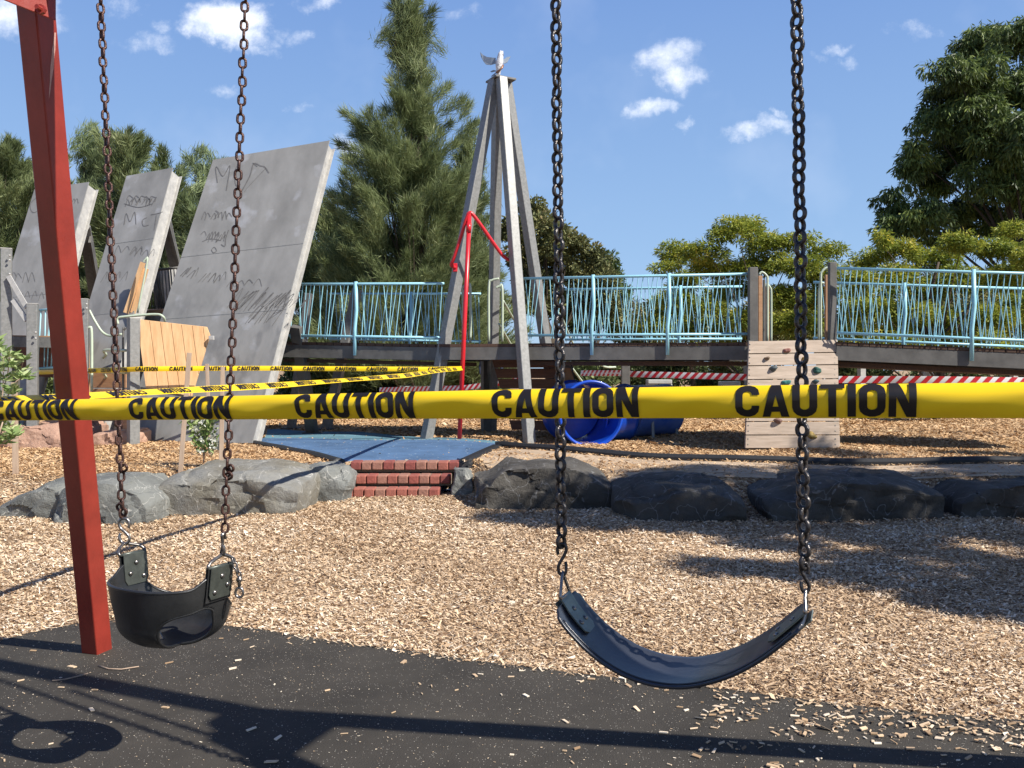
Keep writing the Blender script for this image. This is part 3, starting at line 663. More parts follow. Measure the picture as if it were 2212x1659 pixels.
    # side plates with rivets and triangular rings
    for sg, hook in ((1, P(481, 1192, 2.80)), (-1, P(270, 1168, 2.99))):
        p = surf(0 if sg == 1 else math.pi, 0); out = e1*sg; sd = ff*sg
        tilt = (out*.12+V(0,0,1)).normalized(); cz = V(p.x, p.y, zr)
        cz = cz+out*.006+V(0,0,.022)
        if sg == -1: cz = cz-V(0,0,0)
        w = .047
        for q_off, nm in ((out*.004, 'outer_plate'), (-out*.018, 'inner_plate')):
            base = cz+q_off
            pl = [base+sd*w+tilt*.045, base-sd*w+tilt*.045, base-sd*w-tilt*.045, base-sd*w*.8-tilt*.062, base+sd*w*.8-tilt*.062, base+sd*w-tilt*.045]
            pp = MB().prism(pl, out*.004).build('mounting_plate', M['plate_dark'], t, bevel=.0015)
            dd = out*(.004 if nm == 'outer_plate' else -.001); nn = out if nm == 'outer_plate' else -out
            for a_, b_ in ((.012, 0), (-.022, -.026), (-.038, .026)):
                q = base+dd+tilt*a_+sd*b_; MB().tube([q, q+nn*.004, q+nn*.006], [.0085, .007, .001], 12).build('rivet', M['steel'], pp, smooth=True)
        MB().prism([cz+sd*w*1.12+tilt*.040, cz-sd*w*1.12+tilt*.040, cz-sd*w*1.12-tilt*.072, cz+sd*w*1.12-tilt*.072], out*.006-out*.008).build('rubber_pad', M['rubber'], t, bevel=.003)
        bar = cz+tilt*.043-out*.004
        MB().tube([bar-sd*(w+.004), bar+sd*(w+.004)], .0062, 8).build('hinge_barrel', M['plate_dark'], t, smooth=True)
        tri = [bar-sd*(w+.008), bar+sd*(w+.008), bar+sd*(w+.004)*.9+(hook-bar)*.42, hook+sd*.007+V(0,0,-.01), hook-sd*.007+V(0,0,-.01), bar-sd*(w+.004)*.9+(hook-bar)*.42]
        q = []
        for i, pnt in enumerate(tri):
            pr, nx = tri[i-1], tri[(i+1) % 6]; rr = min(.012, .4*(pnt-pr).length, .4*(nx-pnt).length); a_ = pnt+(pr-pnt).normalized()*rr; b_ = pnt+(nx-pnt).normalized()*rr
            q += [a_, a_*.25+pnt*.5+b_*.25, b_]
        MB().tube(q, .0054, 8, closed=True).build('triangle_ring', M['steel'], t, smooth=True)
    # little safety chain with eye bolt at the right plate
    p = P(512, 1212, 2.74); b = MB()
    for i, (x, y) in enumerate(((508,1207),(511,1217),(515,1227),(519,1236))):
        b.tube(linkloop(P(x-3, y+4, 2.80), V(.35,0,-1).normalized(), (V(1,0,.35) if i % 2 else V(.2,1,.1)).normalized(), .026, .018, .0028), .0028, 6, closed=True)
    b.build('safety_chain', M['steel'], t, smooth=True)
    b = MB(); c = P(517, 1280, 2.80); b.tube([c+V(math.cos(i*math.pi/8)*.013, 0, math.sin(i*math.pi/8)*.016) for i in range(16)], .0042, 7, closed=True)
    b.tube([P(517,1244,2.80), P(517,1268,2.80)], .0055, 8).tube([P(512,1253,2.80), P(522,1251,2.80)], .008, 8); b.build('eye_bolt', M['steel'], t, smooth=True)
toddler_swing()

# ---------------------------------------------------------------- caution tape
def q4(p00, p10, p11, p01): return ('q', p00, p10, p11, p01)
def stroke(path, w, closed=False):
    """thick mitred stroke -> list of quads"""
    n = len(path); L_ = []; R_ = []
    for i, p in enumerate(path):
        a = path[i-1] if (i > 0 or closed) else None; c = path[(i+1) % n] if (i < n-1 or closed) else None
        def dd(u, v):
            dx, dy = v[0]-u[0], v[1]-u[1]; l = math.hypot(dx, dy) or 1; return dx/l, dy/l
        d1 = dd(a, p) if a else dd(p, c); d2 = dd(p, c) if c else dd(a, p)
        nx, ny = -(d1[1]+d2[1]), d1[0]+d2[0]; l = math.hypot(nx, ny) or 1; nx /= l; ny /= l
        k = w/2/max(.5, nx*-d1[1]+ny*d1[0]); L_.append((p[0]+nx*k, p[1]+ny*k)); R_.append((p[0]-nx*k, p[1]-ny*k))
    out = []
    for i in range(n if closed else n-1):
        j = (i+1) % n; out.append(q4(L_[i], L_[j], R_[j], R_[i]))
    return out
def arc(cx, cy, rx, ry, a0, a1, n=7): return [(cx+rx*math.cos(math.radians(a0+(a1-a0)*i/n)), cy+ry*math.sin(math.radians(a0+(a1-a0)*i/n))) for i in range(n+1)]
def glyphs():
    w = .23; g = {}
    W = .74; r = W/2-w/2; c = W/2
    g['C'] = (W, stroke([(W-w/2, .66)]+arc(c, 1-w/2-r*.8, r, r*.8, 0, 180)+arc(c, w/2+r*.8, r, r*.8, 180, 360)+[(W-w/2, .36)], w))
    g['O'] = (W, stroke(arc(c, 1-w/2-r*.8, r, r*.8, 0, 180)+arc(c, w/2+r*.8, r, r*.8, 180, 360), w, True))
    g['U'] = (W, stroke([(W-w/2, 1), (W-w/2, .5)]+arc(c, w/2+r*.8, r, r*.8, 0, -180)+[(w/2, .5), (w/2, 1)], w))
    g['A'] = (.82, [q4((0,0),(.24,0),(.50,1),(.27,1)), q4((.58,0),(.82,0),(.55,1),(.32,1)), q4((.20,.17),(.62,.17),(.58,.33),(.24,.33))])
    g['T'] = (.70, [q4((0,.83),(.70,.83),(.70,1),(0,1)), q4((.235,0),(.465,0),(.465,.84),(.235,.84))])
    g['I'] = (.24, [q4((0,0),(.24,0),(.24,1),(0,1))])
    g['N'] = (.76, [q4((0,0),(.21,0),(.21,1),(0,1)), q4((.55,0),(.76,0),(.76,1),(.55,1)), q4((.50,0),(.76,0),(.26,1),(0,1))])
    return g
GL = glyphs()
def word(text='CAUTION', gap=.085):
    x = 0; out = []
    for ch in text:
        wd, qs = GL[ch]
        for q in qs: out.append([(p[0]+x, p[1]) for p in q[1:]])
        x += wd+gap
    return out, x-gap
WQ, WL = word()
def tape_thing(name, label, cat, surf, length, loc, words, wlen, v0, v1, group=None, mirror=False, nu=120, nv=16, off=.0012, lift=1):
    """surf(u,v)->point, u metres along, v 0..1 across; words: start positions in u"""
    t = thing(name, label, cat, loc, group)
    vs = [surf(length*i/nu, j/nv) for i in range(nu+1) for j in range(nv+1)]
    fs = [(i*(nv+1)+j, (i+1)*(nv+1)+j, (i+1)*(nv+1)+j+1, i*(nv+1)+j+1) for i in range(nu) for j in range(nv)]
    MB().add(vs, fs).build('ribbon', M['yellow'], t, smooth=True)
    for w0 in words:
        vs = []; fs = []
        for k, q in enumerate(WQ):
            NV = 10 if nv > 8 else 4; NU = 3
            b = len(vs)
            for i in range(NU+1):
                for j in range(NV+1):
                    a, c = i/NU, j/NV
                    x = (q[0][0]*(1-a)+q[1][0]*a)*(1-c)+(q[3][0]*(1-a)+q[2][0]*a)*c
                    y = (q[0][1]*(1-a)+q[1][1]*a)*(1-c)+(q[3][1]*(1-a)+q[2][1]*a)*c
                    if mirror: x = WL-x
                    u = w0+x/WL*wlen; v = v0+y*(v1-v0)
                    u = min(max(u, 0), length); e = 1e-3
                    p = surf(u, v); n = (surf(u+.004, v)-surf(u-.004, v)).cross(surf(u, min(v+.02,1))-surf(u, max(v-.02,0))).normalized()
                    if n.dot(V(0,0,CH)-p) < 0: n = -n
                    vs.append(p+n*off*(1+.02*k)*lift)
            for i in range(NU):
                for j in range(NV): fs.append((b+i*(NV+1)+j, b+(i+1)*(NV+1)+j, b+(i+1)*(NV+1)+j+1, b+i*(NV+1)+j+1))
        MB().add(vs, fs).build('lettering', M['black_ink'], t, smooth=True)
    return t
# near tape: one word period = vector PV, word 0 starts at px 1590
T0 = V(.395, 1.50, 0); PV = V(-.427, .168, 0); PL = PV.length; TN = V(.366, .93, 0)
t_right, t_left = -2.9, 6.0
_nz = {}
def near_z1(t, prof):
    k = round(t, 3)
    if k not in _nz: _nz[k] = prof(1.0)[1]
    return _nz[k]
def near_surf(u, v):
    tt = t_right*-1; s = t_left-u/PL       # u grows to the right
    c = T0+PV*s; D = c.y; px = CX+F*c.x/c.y
    yb = np.interp(px, [0, 700, 1300, 2212], [908.5, 905, 903.5, 903]); yt = np.interp(px, [0, 600, 1100, 1600, 2212], [866, 853, 841.5, 833, 825.5])
    zb = CH-(yb-HY)/F*(D); h = (yb-yt)/F*D
    k = min(max((s+1)/5, 0), 1); tilt = math.radians(40+14*k)
    def prof(v):
        y = z = 0; n = 14
        for i in range(n):
            q = (i+.5)/n*v; le = -tilt*(1-q/.58) if q < .58 else math.radians(66)*((q-.58)/.42)**.9
            y += math.sin(le)*v/n; z += math.cos(le)*v/n
        return y, z
    yb1, zb1 = prof(v); zt1 = near_z1(tilt, prof)
    y_back = .075*yb1+.03; zz = h*zb1/zt1
    off = .0022*math.sin(u*7.3+v*2)+.0013*math.sin(u*17+v*6)+.0007*math.sin(u*43-v*9+2*math.sin(u*5))
    return V(c.x, c.y, 0)+TN*(y_back-.03+off)+V(0, 0, zb+zz)
ulen = (t_left-t_right)*PL
tape_thing('caution_tape', 'wide yellow caution tape stretched across the foreground in front of both swings', 'caution tape', near_surf, ulen, (T0.x, T0.y, 1.2),
           [(t_left-k)*PL for k in (-2, -1, 0, 1, 2, 3, 4, 5)], PL*.625, .07, .96, nu=620, nv=22)
def ribbon_surf(pts, width, tw, twamp=0, seed=0):
    """polyline of (point), near-vertical ribbon; tw(u)->lean angle"""
    cum = [0]
    for a, b in zip(pts, pts[1:]): cum.append(cum[-1]+(b-a).length)
    def f(u, v):
        i = 0
        while i < len(cum)-2 and u > cum[i+1]: i += 1
        k = (u-cum[i])/(cum[i+1]-cum[i]); p = pts[i].lerp(pts[i+1], k); d = (pts[i+1]-pts[i]).normalized()
        n = V(d.y, -d.x, 0).normalized()
        if n.y > 0: n = -n
        a = tw(u)+.12*math.sin(u*2.1+seed); w = (v-.5)*width
        return p+V(0,0,1)*(w*math.cos(a))+n*(w*math.sin(a)+.008*math.cos((v-.5)*3))
    return f, cum[-1]
POLE = P(992, 952, 12.75); POLE.z = HH(POLE.x, POLE.y)
pA = P(997, 796, 12.68)
pts = [P(45, 805.5, 14.2), P(60, 805, 14.0), P(270, 798.5, 11.85), P(303, 797, 11.75), P(420, 796, 11.95), P(575, 795.5, 12.15), P(930, 797.5, 12.7), pA]
sf, ln = ribbon_surf(pts, .070, lambda u: .0)
tape_thing('caution_tape', 'yellow caution tape tied from the red pole level across the steel panel and pine boards', 'caution tape', sf, ln, pts[0], [ln-.50-.452*k for k in range(13) if ln-.5-.452*k > 0], .30, .12, .88, nu=150, nv=4, off=.006)
pts = [P(-140, 888, 3.2), P(0, 866, 3.66), P(267, 850, 4.45), P(600, 832, 6.3), P(877, 811, 8.8), P(960, 799, 11.3), pA]
sf, ln = ribbon_surf(pts, .066, lambda u: -1.02+.42*min(1, u/10.5)**3, seed=2)
tape_thing('caution_tape', 'yellow caution tape with reversed lettering, running from the red pole towards the red frame', 'caution tape', sf, ln, pts[1], [.25+.452*k for k in range(20) if .25+.452*k+.3 < ln], .30, .12, .88, mirror=True, nu=160, nv=5, off=.002)

def barrier(label, pts, width, stripe, lean=0):
    t = thing('barrier_tape', label, 'barrier tape', pts[0], 'red and white barrier tapes behind the play equipment')
    sf, ln = ribbon_surf(pts, width, lambda u: lean, seed=5)
    nu = 60; vs = [sf(ln*i/nu, j/2) for i in range(nu+1) for j in range(3)]
    MB().add(vs, [(i*3+j, (i+1)*3+j, (i+1)*3+j+1, i*3+j+1) for i in range(nu) for j in range(2)]).build('ribbon', M['stripe_white'], t, smooth=True)
    b = MB(); u = 0
    while u+stripe*.5+width < ln:
        q = [sf(u, 0), sf(u+stripe*.5, 0), sf(u+stripe*.5+width*.9, 1), sf(u+width*.9, 1)]; b.add([p+V(0,-.012,0) for p in q], [(0,1,2,3)]); u += stripe
    b.build('red_stripes', M['stripe_red'], t)
barrier('red and white striped tape crossing under the bridge from green rail to climbing wall', [P(1255,806,18.5), P(1360,806,17), P(1362,808,17), P(1480,811,16.5), P(1660,816,15.8)], .12, .155)
barrier('red and white striped tape right of the climbing wall below the ramp', [P(1780,820,14.5), P(1990,820,14.2), P(2212,823,14), P(2500,826,14)], .12, .19)
barrier('red and white striped tape behind the tall steel tower legs', [P(820,842,22), P(1000,838,20), P(1100,825,19.5), P(1190,800,19)], .12, .15)

# ---------------------------------------------------------------- steel climbing panels
def ray_plane(px, py, p0, n):
    d = V((px-CX)/F, 1, (HY-py)/F); o = V(0, 0, CH); t = (p0-o).dot(n)/d.dot(n); return o+d*t
def scrib(b, pts, p0, n, w=.018, k=5):
    q = smooth_path([ray_plane(x, y, p0, n) for x, y in pts], k); q = [p+n*.004 for p in q]; m = len(q)
    for i in range(m-1):
        d = (q[i+1]-q[i])
        if d.length < 1e-6: continue
        s = d.normalized().cross(n)*(w/2); b.add([q[i]-s, q[i]+s, q[i+1]+s, q[i+1]-s], [(0,1,2,3)])
def steel_panel(label, tl, tr, br, bl, depth=.22, seams=(), graff=(), strut=None):
    """corner points of the leaning plate"""
    t = thing('leaning_monolith', label, 'monolith', (br.x, br.y, HH(br.x, br.y)), 'tall leaning grey steel panels on the left')
    n = (br-bl).cross(tl-bl).normalized()
    if n.y > 0: n = -n
    tr = ray_plane(CX+F*tr.x/tr.y, HY-F*(tr.z-CH)/tr.y, tl, n)
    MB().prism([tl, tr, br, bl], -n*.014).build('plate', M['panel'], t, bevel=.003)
    rt = (br-bl).normalized(); upv = (tr-br).normalized()
    for nm, a0, a1, sg in (('side_channel', br, tr, -1), ('side_channel', bl, tl, 1)):
        b = MB(); ins = rt*(.055*sg)
        x0, x1 = a0+ins-n*.014, a1+ins-n*.014-upv*.02
        b.prism([x0, x1, x1-n*depth, x0-n*depth], rt*(.010*sg))
        f0, f1 = x0-n*depth, x1-n*depth
        b.prism([f0+rt*.10*(-sg)*.5, f1+rt*.10*(-sg)*.5+upv*.02, f1-rt*.10*(-sg)*.5+upv*.02, f0-rt*.10*(-sg)*.5], -n*.010)
        b.build(nm, M['galv_light'], t, bevel=.002)
    for k in seams:
        a = bl.lerp(tl, k)+n*.0015; c = br.lerp(tr, k)+n*.0015
        MB().prism([a, c, c-upv*.010, a-upv*.010], n*.0015).build('seam_strip', M['galv'], t)
    for g in graff: b = MB(); scrib(b, g[0], tl, n, g[1]); b.build('graffiti', M['graffiti'], t)
    if strut:
        for (x0, y0, x1, y1, w) in strut:
            D = tr.y+.5
            MB().bar(P(x0, y0, D-.15), P(x1, y1, D+.7), w, .05, side=(1,.3,0)).build('support_strut', M['galv'], t, bevel=.004)
            MB().tube([P(x0, y0, D-.25), P(x0, y0, D+.0)], .085, 16).build('hinge_boss', M['galv_light'], t)
            MB().bar(P(x0+12, y0+28, D-.1), P(x1+14, y1+10, D+.9), .05, w*1.2, side=(1,.3,0)).build('strut_flange', M['beam'], t)
    return t
random.seed(3)
def scr(cx, cy, w, h, n, slant=.3):
    out = []; 
    for i in range(n):
        x = cx-w/2+w*i/max(1, n-1)+random.uniform(-3, 3); out.append([(x, cy+h*random.uniform(.2,.5)), (x+h*slant+random.uniform(-2,4), cy-h*random.uniform(.2,.5)), (x+w/n+random.uniform(0,5), cy+h*random.uniform(-.1,.4))])
    return out
g1 = [([(470,395),(466,365),(470,362),(482,381),(497,358),(489,412)], .016), ([(518,352),(509,366),(508,392),(512,402),(520,398)], .014), ([(523,412),(540,380),(548,354),(562,358),(572,361),(581,374)], .02), ([(574,364),(540,400),(528,415)], .008), ([(546,352),(556,360)], .014)]
g1 += [(q, .013) for q in scr(462, 466, 50, 22, 7)]+[([(466,455),(474,461)],.02)]
g1 += [(q, .013) for q in scr(462, 512, 36, 24, 8)]+[([(434,507),(442,500),(446,509)],.01),([(494,497),(488,515),(486,532),(478,528)],.016),([(437,522),(455,516),(478,520)],.011),([(457,540),(463,534),(468,542),(461,546),(457,540)],.011)]
for (cx, cy, w, h, n) in ((545,650,110,60,13),(560,680,60,50,8),(610,655,60,40,5),(520,612,60,20,4),(450,600,50,26,5),(400,590,26,30,4)): g1 += [(q, random.choice((.008,.012,.018))) for q in scr(cx, cy, w, h, n, .6)]
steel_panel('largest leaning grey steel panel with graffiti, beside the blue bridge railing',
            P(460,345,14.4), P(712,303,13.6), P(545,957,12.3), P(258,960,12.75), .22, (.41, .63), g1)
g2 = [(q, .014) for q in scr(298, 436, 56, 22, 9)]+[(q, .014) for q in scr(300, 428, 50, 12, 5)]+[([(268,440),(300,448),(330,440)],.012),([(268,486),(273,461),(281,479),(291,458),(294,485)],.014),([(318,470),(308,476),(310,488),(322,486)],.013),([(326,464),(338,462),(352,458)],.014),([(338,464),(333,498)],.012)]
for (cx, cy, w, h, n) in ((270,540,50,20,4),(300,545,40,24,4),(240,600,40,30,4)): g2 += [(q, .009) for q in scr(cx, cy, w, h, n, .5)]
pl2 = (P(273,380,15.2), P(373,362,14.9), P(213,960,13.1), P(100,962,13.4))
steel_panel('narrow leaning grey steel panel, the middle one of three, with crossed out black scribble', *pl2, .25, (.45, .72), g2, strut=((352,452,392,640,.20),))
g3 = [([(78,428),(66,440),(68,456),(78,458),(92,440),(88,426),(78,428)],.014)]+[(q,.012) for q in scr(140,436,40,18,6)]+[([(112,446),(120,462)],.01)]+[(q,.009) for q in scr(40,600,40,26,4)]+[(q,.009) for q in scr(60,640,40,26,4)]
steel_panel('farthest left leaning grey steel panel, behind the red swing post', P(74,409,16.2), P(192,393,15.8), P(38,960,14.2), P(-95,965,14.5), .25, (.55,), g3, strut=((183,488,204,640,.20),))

# ---------------------------------------------------------------- four-legged tower
def tower():
    bL = G(918, 951, ZT); bR = G(1145, 957, ZT); ap = P(1079, 180, 13.6)
    cx = (bL+bR)/2; t = thing('steel_tower', 'tall galvanised steel tower of four leaning legs meeting at a flat top', 'tower', (cx.x, cx.y+.9, ZT), None)
    zt = ap.z
    for foot, tx, ty, D, ang in ((bL, 1068, 182, 13.45, .75), (bR, 1083, 182, 13.35, .5), (V(bL.x+.95, bL.y+2.3, ZT), 1076, 184, 13.75, .6), (V(bR.x+.55, bR.y+1.9, ZT), 1093, 184, 13.6, .72)):
        foot = V(foot.x, foot.y, ZT-.1); top = P(tx, ty, D); top.z = zt
        MB().bar(foot, top, .146, .146, side=(1,0,0), ang=ang).build('leg', M['galv'], t, bevel=.012)
    c = P(1082, 176, 13.5)
    MB().box((c.x, c.y, zt+.01), (.36,.36,.03), Matrix.Rotation(.5, 3, 'Z')).build('cap_plate', M['beam'], t, bevel=.003)
    # platform under the tower
    q = [(948,741,12.95),(1130,739,12.75),(1200,739,14.6),(1010,741,15.0)]
    pts = [P(*k) for k in q]
    for p in pts: p.z = 1.80
    MB().prism(pts, (0,0,-.045)).build('deck', M['deck'], t)
    for a, b_ in ((0,1),(1,2),(2,3),(3,0)):
        c = (pts[0]+pts[2])/2; A = pts[a].lerp(c, .03); B = pts[b_].lerp(c, .03)
        MB().bar(A-V(0,0,.15), B-V(0,0,.15), .06, .20, side=(0,0,1)).build('platform_beam', M['beam'], t) if False else MB().bar(A-V(0,0,.145), B-V(0,0,.145), .06, .19).build('platform_beam', M['beam'], t)
    p = P(1050, 926, 15.0); MB().bar(V(p.x, p.y, ZT-.05), V(p.x, p.y, 1.75), .15, .15, ang=.4).build('under_post', M['beam'], t)
    # timber hull wall under the deck
    return t
tower()
def hull():
    t = thing('timber_wall', 'dark brown timber plank wall with slanted edge under the tower deck', 'timber wall', P(1160, 905, 13.7), None)
    D0, D1 = 13.9, 13.6; zt, zb = 1.60, .42; n = 7
    for i in range(n):
        z1 = zt-(zt-zb)*i/n; z0 = zt-(zt-zb)*(i+1)/n+.012
        xl = lambda z: 1062+44*(zt-z)/(zt-zb); xr = 1218
        a = P(xl(z1), 0, D0); b = P(xr, 0, D1); c = P(xl(z0), 0, D0)
        MB().prism([V(a.x, a.y, z1), V(b.x, b.y, z1), V(b.x, b.y, z0), V(c.x, c.y, z0)], (0,.035,0)).build('plank', M['brownwood'], t, bevel=.004)
    MB().prism([P(1218,795,13.58), P(1232,795,13.6), P(1268,905,13.9), P(1218,905,13.58)], (0,.05,0)).build('end_board', M['orangewood'], t)
    return t
hull()
def sculpture():
    c = P(1078, 176, 13.55); t = thing('bird_sculpture', 'white wrapped bird sculpture with two grey metal wings on top of the tower', 'sculpture', c)
    D = 13.55
    MB().tube([P(1077,178,D), P(1077,150,D), P(1078,140,D)], .028, 10).build('post', M['galv_light'], t, smooth=True)
    r = [.02,.045,.075,.10,.105,.09,.085,.07,.045]; ys = [168,160,150,142,134,128,122,116,112]; xs = [1077,1077,1077,1078,1079,1080,1081,1082,1084]
    MB().tube([P(x, y, D-.02) for x, y in zip(xs, ys)], [a*.58 for a in r], 12).build('body', M['sculpt'], t, smooth=True)
    for x, y in ((1086,111),(1082,110)): MB().tube([P(x-2, y+8, D-.03), P(x, y-1, D-.03)], [.03,.008], 7).build('tuft', M['sculpt'], t, smooth=True)
    MB().prism([P(*q) for q in ((1071,137,D),(1060,140,D+.02),(1050,139,D+.05),(1044,132,D+.08),(1039,122,D+.12),(1037,112,D+.14),(1044,119,D+.11),(1052,123,D+.06),(1062,124,D+.02),(1071,125,D))], (0,.012,0)).build('wing', M['wing'], t)
    MB().prism([P(*q) for q in ((1083,137,D+.02),(1090,137,D+.03),(1096,134,D+.04),(1103,122,D+.05),(1096,123,D+.04),(1088,128,D+.03),(1083,129,D+.02))], (0,.012,0)).build('wing', M['wing'], t)
    for q in (((1074,153),(1062,156),(1059,154),(1066,151)),((1074,154),(1062,163),(1061,166),(1069,162)),((1074,157),(1068,170),(1071,169),(1076,161))): MB().prism([P(x, y, D+.02) for x, y in q], (0,.01,0)).build('tail_feather', M['wing'], t)
    MB().tube([P(1072,157,D-.05), P(1077,153,D-.09), P(1084,147,D-.09), P(1087,141,D-.04)], .016, 8).build('wire_binding', M['copper'], t, smooth=True)
sculpture()
def fireman():
    t = thing('fire_pole', 'bright red sliding pole with two bent arms fixed to the tower legs', 'pole', POLE)
    top = P(1014, 462, 12.75)
    MB().tube([POLE-V(0,0,.05), POLE.lerp(top, .5), top], .034, 12).build('pole', M['red_tube'], t, smooth=True)
    j = P(1013, 482, 12.74); MB().tube([j, P(1012, 502, 12.74)], .040, 12).build('sleeve', M['red_tube'], t, smooth=True)
    arm = smooth_path([P(983,578,13.0), P(975,572,12.9), P(981,556,12.85), P(996,510,12.8), P(1008,470,12.75), P(1013,461,12.74), P(1020,462,12.75), P(1040,488,12.8), P(1070,531,12.9), P(1088,554,12.95), P(1107,565,13.0)], 5)
    MB().tube(arm, .027, 10).build('arm', M['red_tube'], t, smooth=True)
    for x, y in ((983,578),(1107,565)): MB().box(P(x, y, 13.02), (.07,.05,.13)).build('bracket', M['red_tube'], t, bevel=.008)
fireman()

# ---------------------------------------------------------------- bridges
def rail_run(t, A, B, ztA, ztB, zbA, zbB, posts, seed, gap=.073, r=.0068, drop=.05, post_drop=.30, lean=(-.17,.17), style=0, back=V(0,1,0)):
    rnd = random.Random(seed); L_ = (B-A).length; d = (B-A).normalized(); mt = M['blue_rail']
    def at(u, z): return V((A+d*u).x, (A+d*u).y, z)
    zt = lambda u: ztA+(ztB-ztA)*u/L_; zb = lambda u: zbA+(zbB-zbA)*u/L_
    R = MB().tube([at(0, ztA), at(L_, ztB)], .021, 10).build('handrail', mt, t, smooth=True)
    K = MB().tube([at(0, zbA), at(L_, zbB)], .021, 10).build('bottom_rail', mt, t, smooth=True)
    n = int(L_/gap)
    for i in range(n):
        u = (i+.5)*L_/n+rnd.uniform(-.008,.008); v = u+style*(rnd.uniform(.05,.15) if i % 5 else -rnd.uniform(.02,.10))
        v = min(max(v, .02), L_-.02); off = d.cross(V(0,0,1))*(.009 if i % 2 else -.009)
        MB().tube([at(u, zt(u)+.004)+off, at(v, zb(v)-drop)+off], r, 5, caps=False).build('baluster', mt, t, smooth=True)
    for u in posts:
        MB().tube([at(u, zt(u)+.035), at(u+.01, (zt(u)+zb(u))/2), at(u-.02, zb(u)+.12), at(u-.02, zb(u)-post_drop)], [.028,.028,.028,.026], 10).build('rail_post', mt, t, smooth=True)
def bridge(label, A, B, zA, zB, width, near_posts, far_posts, beam_h=.20, seed=1, hdl=.98, bot=.12, farx=0, group=None, lean=(-.17,.17)):
    d = (B-A).normalized(); pr = V(-d.y, d.x, 0)
    if pr.y < 0: pr = -pr
    t = thing('footbridge', label, 'footbridge', (A.x, A.y, zA), group)
    A0 = V(A.x, A.y, zA); B0 = V(B.x, B.y, zB); W = pr*width
    # deck boards, laid across
    L_ = (B0-A0).length; n = int(L_/.14); dk = MB(); dd = (B0-A0)/n
    for i in range(n):
        a = A0+dd*i+dd*.03; c = A0+dd*(i+.95); dk.prism([a-pr*.03, c-pr*.03, c+W+pr*.03, a+W+pr*.03], (0,0,-.045))
    dk.build('deck', M['deck'], t)
    for o in (V(0,0,0), W): MB().bar(A0+o-V(0,0,.05+beam_h/2), B0+o-V(0,0,.05+beam_h/2), .05, beam_h).build('side_beam', M['beam'], t)
    MB().bar(A0+W*.5-V(0,0,.1+beam_h), B0+W*.5-V(0,0,.1+beam_h), width*.8, .06).build('under_frame', M['deck'], t)
    o = -pr*.06
    rail_run(t, A+o, B+o, zA+hdl, zB+hdl, zA+bot, zB+bot, near_posts, seed, lean=lean, style=-1)
    f = d*farx
    rail_run(t, A+W+f-o, B+W-o, zA+hdl, zB+hdl, zA+bot, zB+bot, far_posts, seed+9, lean=lean, style=1)
    return t
A = P(1132,740,12.95); B = P(1617,740,12.25)
bridge('level footbridge with pale blue railing between the tower and the climbing wall', V(A.x,A.y,0), V(B.x,B.y,0), 1.81, 1.80, 1.75, [1.06, 2.17], [1.95], seed=1, farx=.35)
A = P(1806,740,11.65); B = P(2400,740,11.05)
bridge('sloping footbridge with pale blue railing right of the climbing wall', V(A.x,A.y,0), V(B.x,B.y,0), 1.79, 1.62, 1.75, [1.72, 3.3], [1.35, 3.1], seed=2, hdl=1.0)
A = P(600,740,13.9); B = P(962,740,13.1)
bridge('footbridge with crossed pale blue railing bars between big panel and tower', V(A.x,A.y,0), V(B.x,B.y,0), 1.87, 1.80, 1.7, [1.43], [1.6], seed=3, hdl=.93, bot=.10)
def under_legs():
    for i, (pts, w, lab) in enumerate((([(640,705,13.7),(676,930,14.6)], .19, 'dark leaning support leg just right of the large graffiti panel'), ([(772,625,15.4),(703,928,15.4)], .16, 'pale leaning support leg behind the left footbridge railing'), ([(668,634,15.6),(630,800,15.6)], .14, 'short pale leaning strut seen through the left end of the bridge railing'))):
        a, b = P(*pts[0]), P(*pts[1]); b.z = HH(b.x, b.y)-.05 if i < 2 else b.z-1
        if i == 2: b = a+(b-a)*((HH(b.x,b.y)-a.z)/(b.z-a.z))
        t = thing('support_leg', lab, 'support leg', b); MB().bar(a, b, w, .12, ang=.3).build('shaft', M['beam'] if i == 0 else M['galv'], t, bevel=.006)
        MB().box((b.x, b.y, HH(b.x,b.y)+.02), (.3,.3,.02)).build('foot_plate', M['beam'], t)
under_legs()

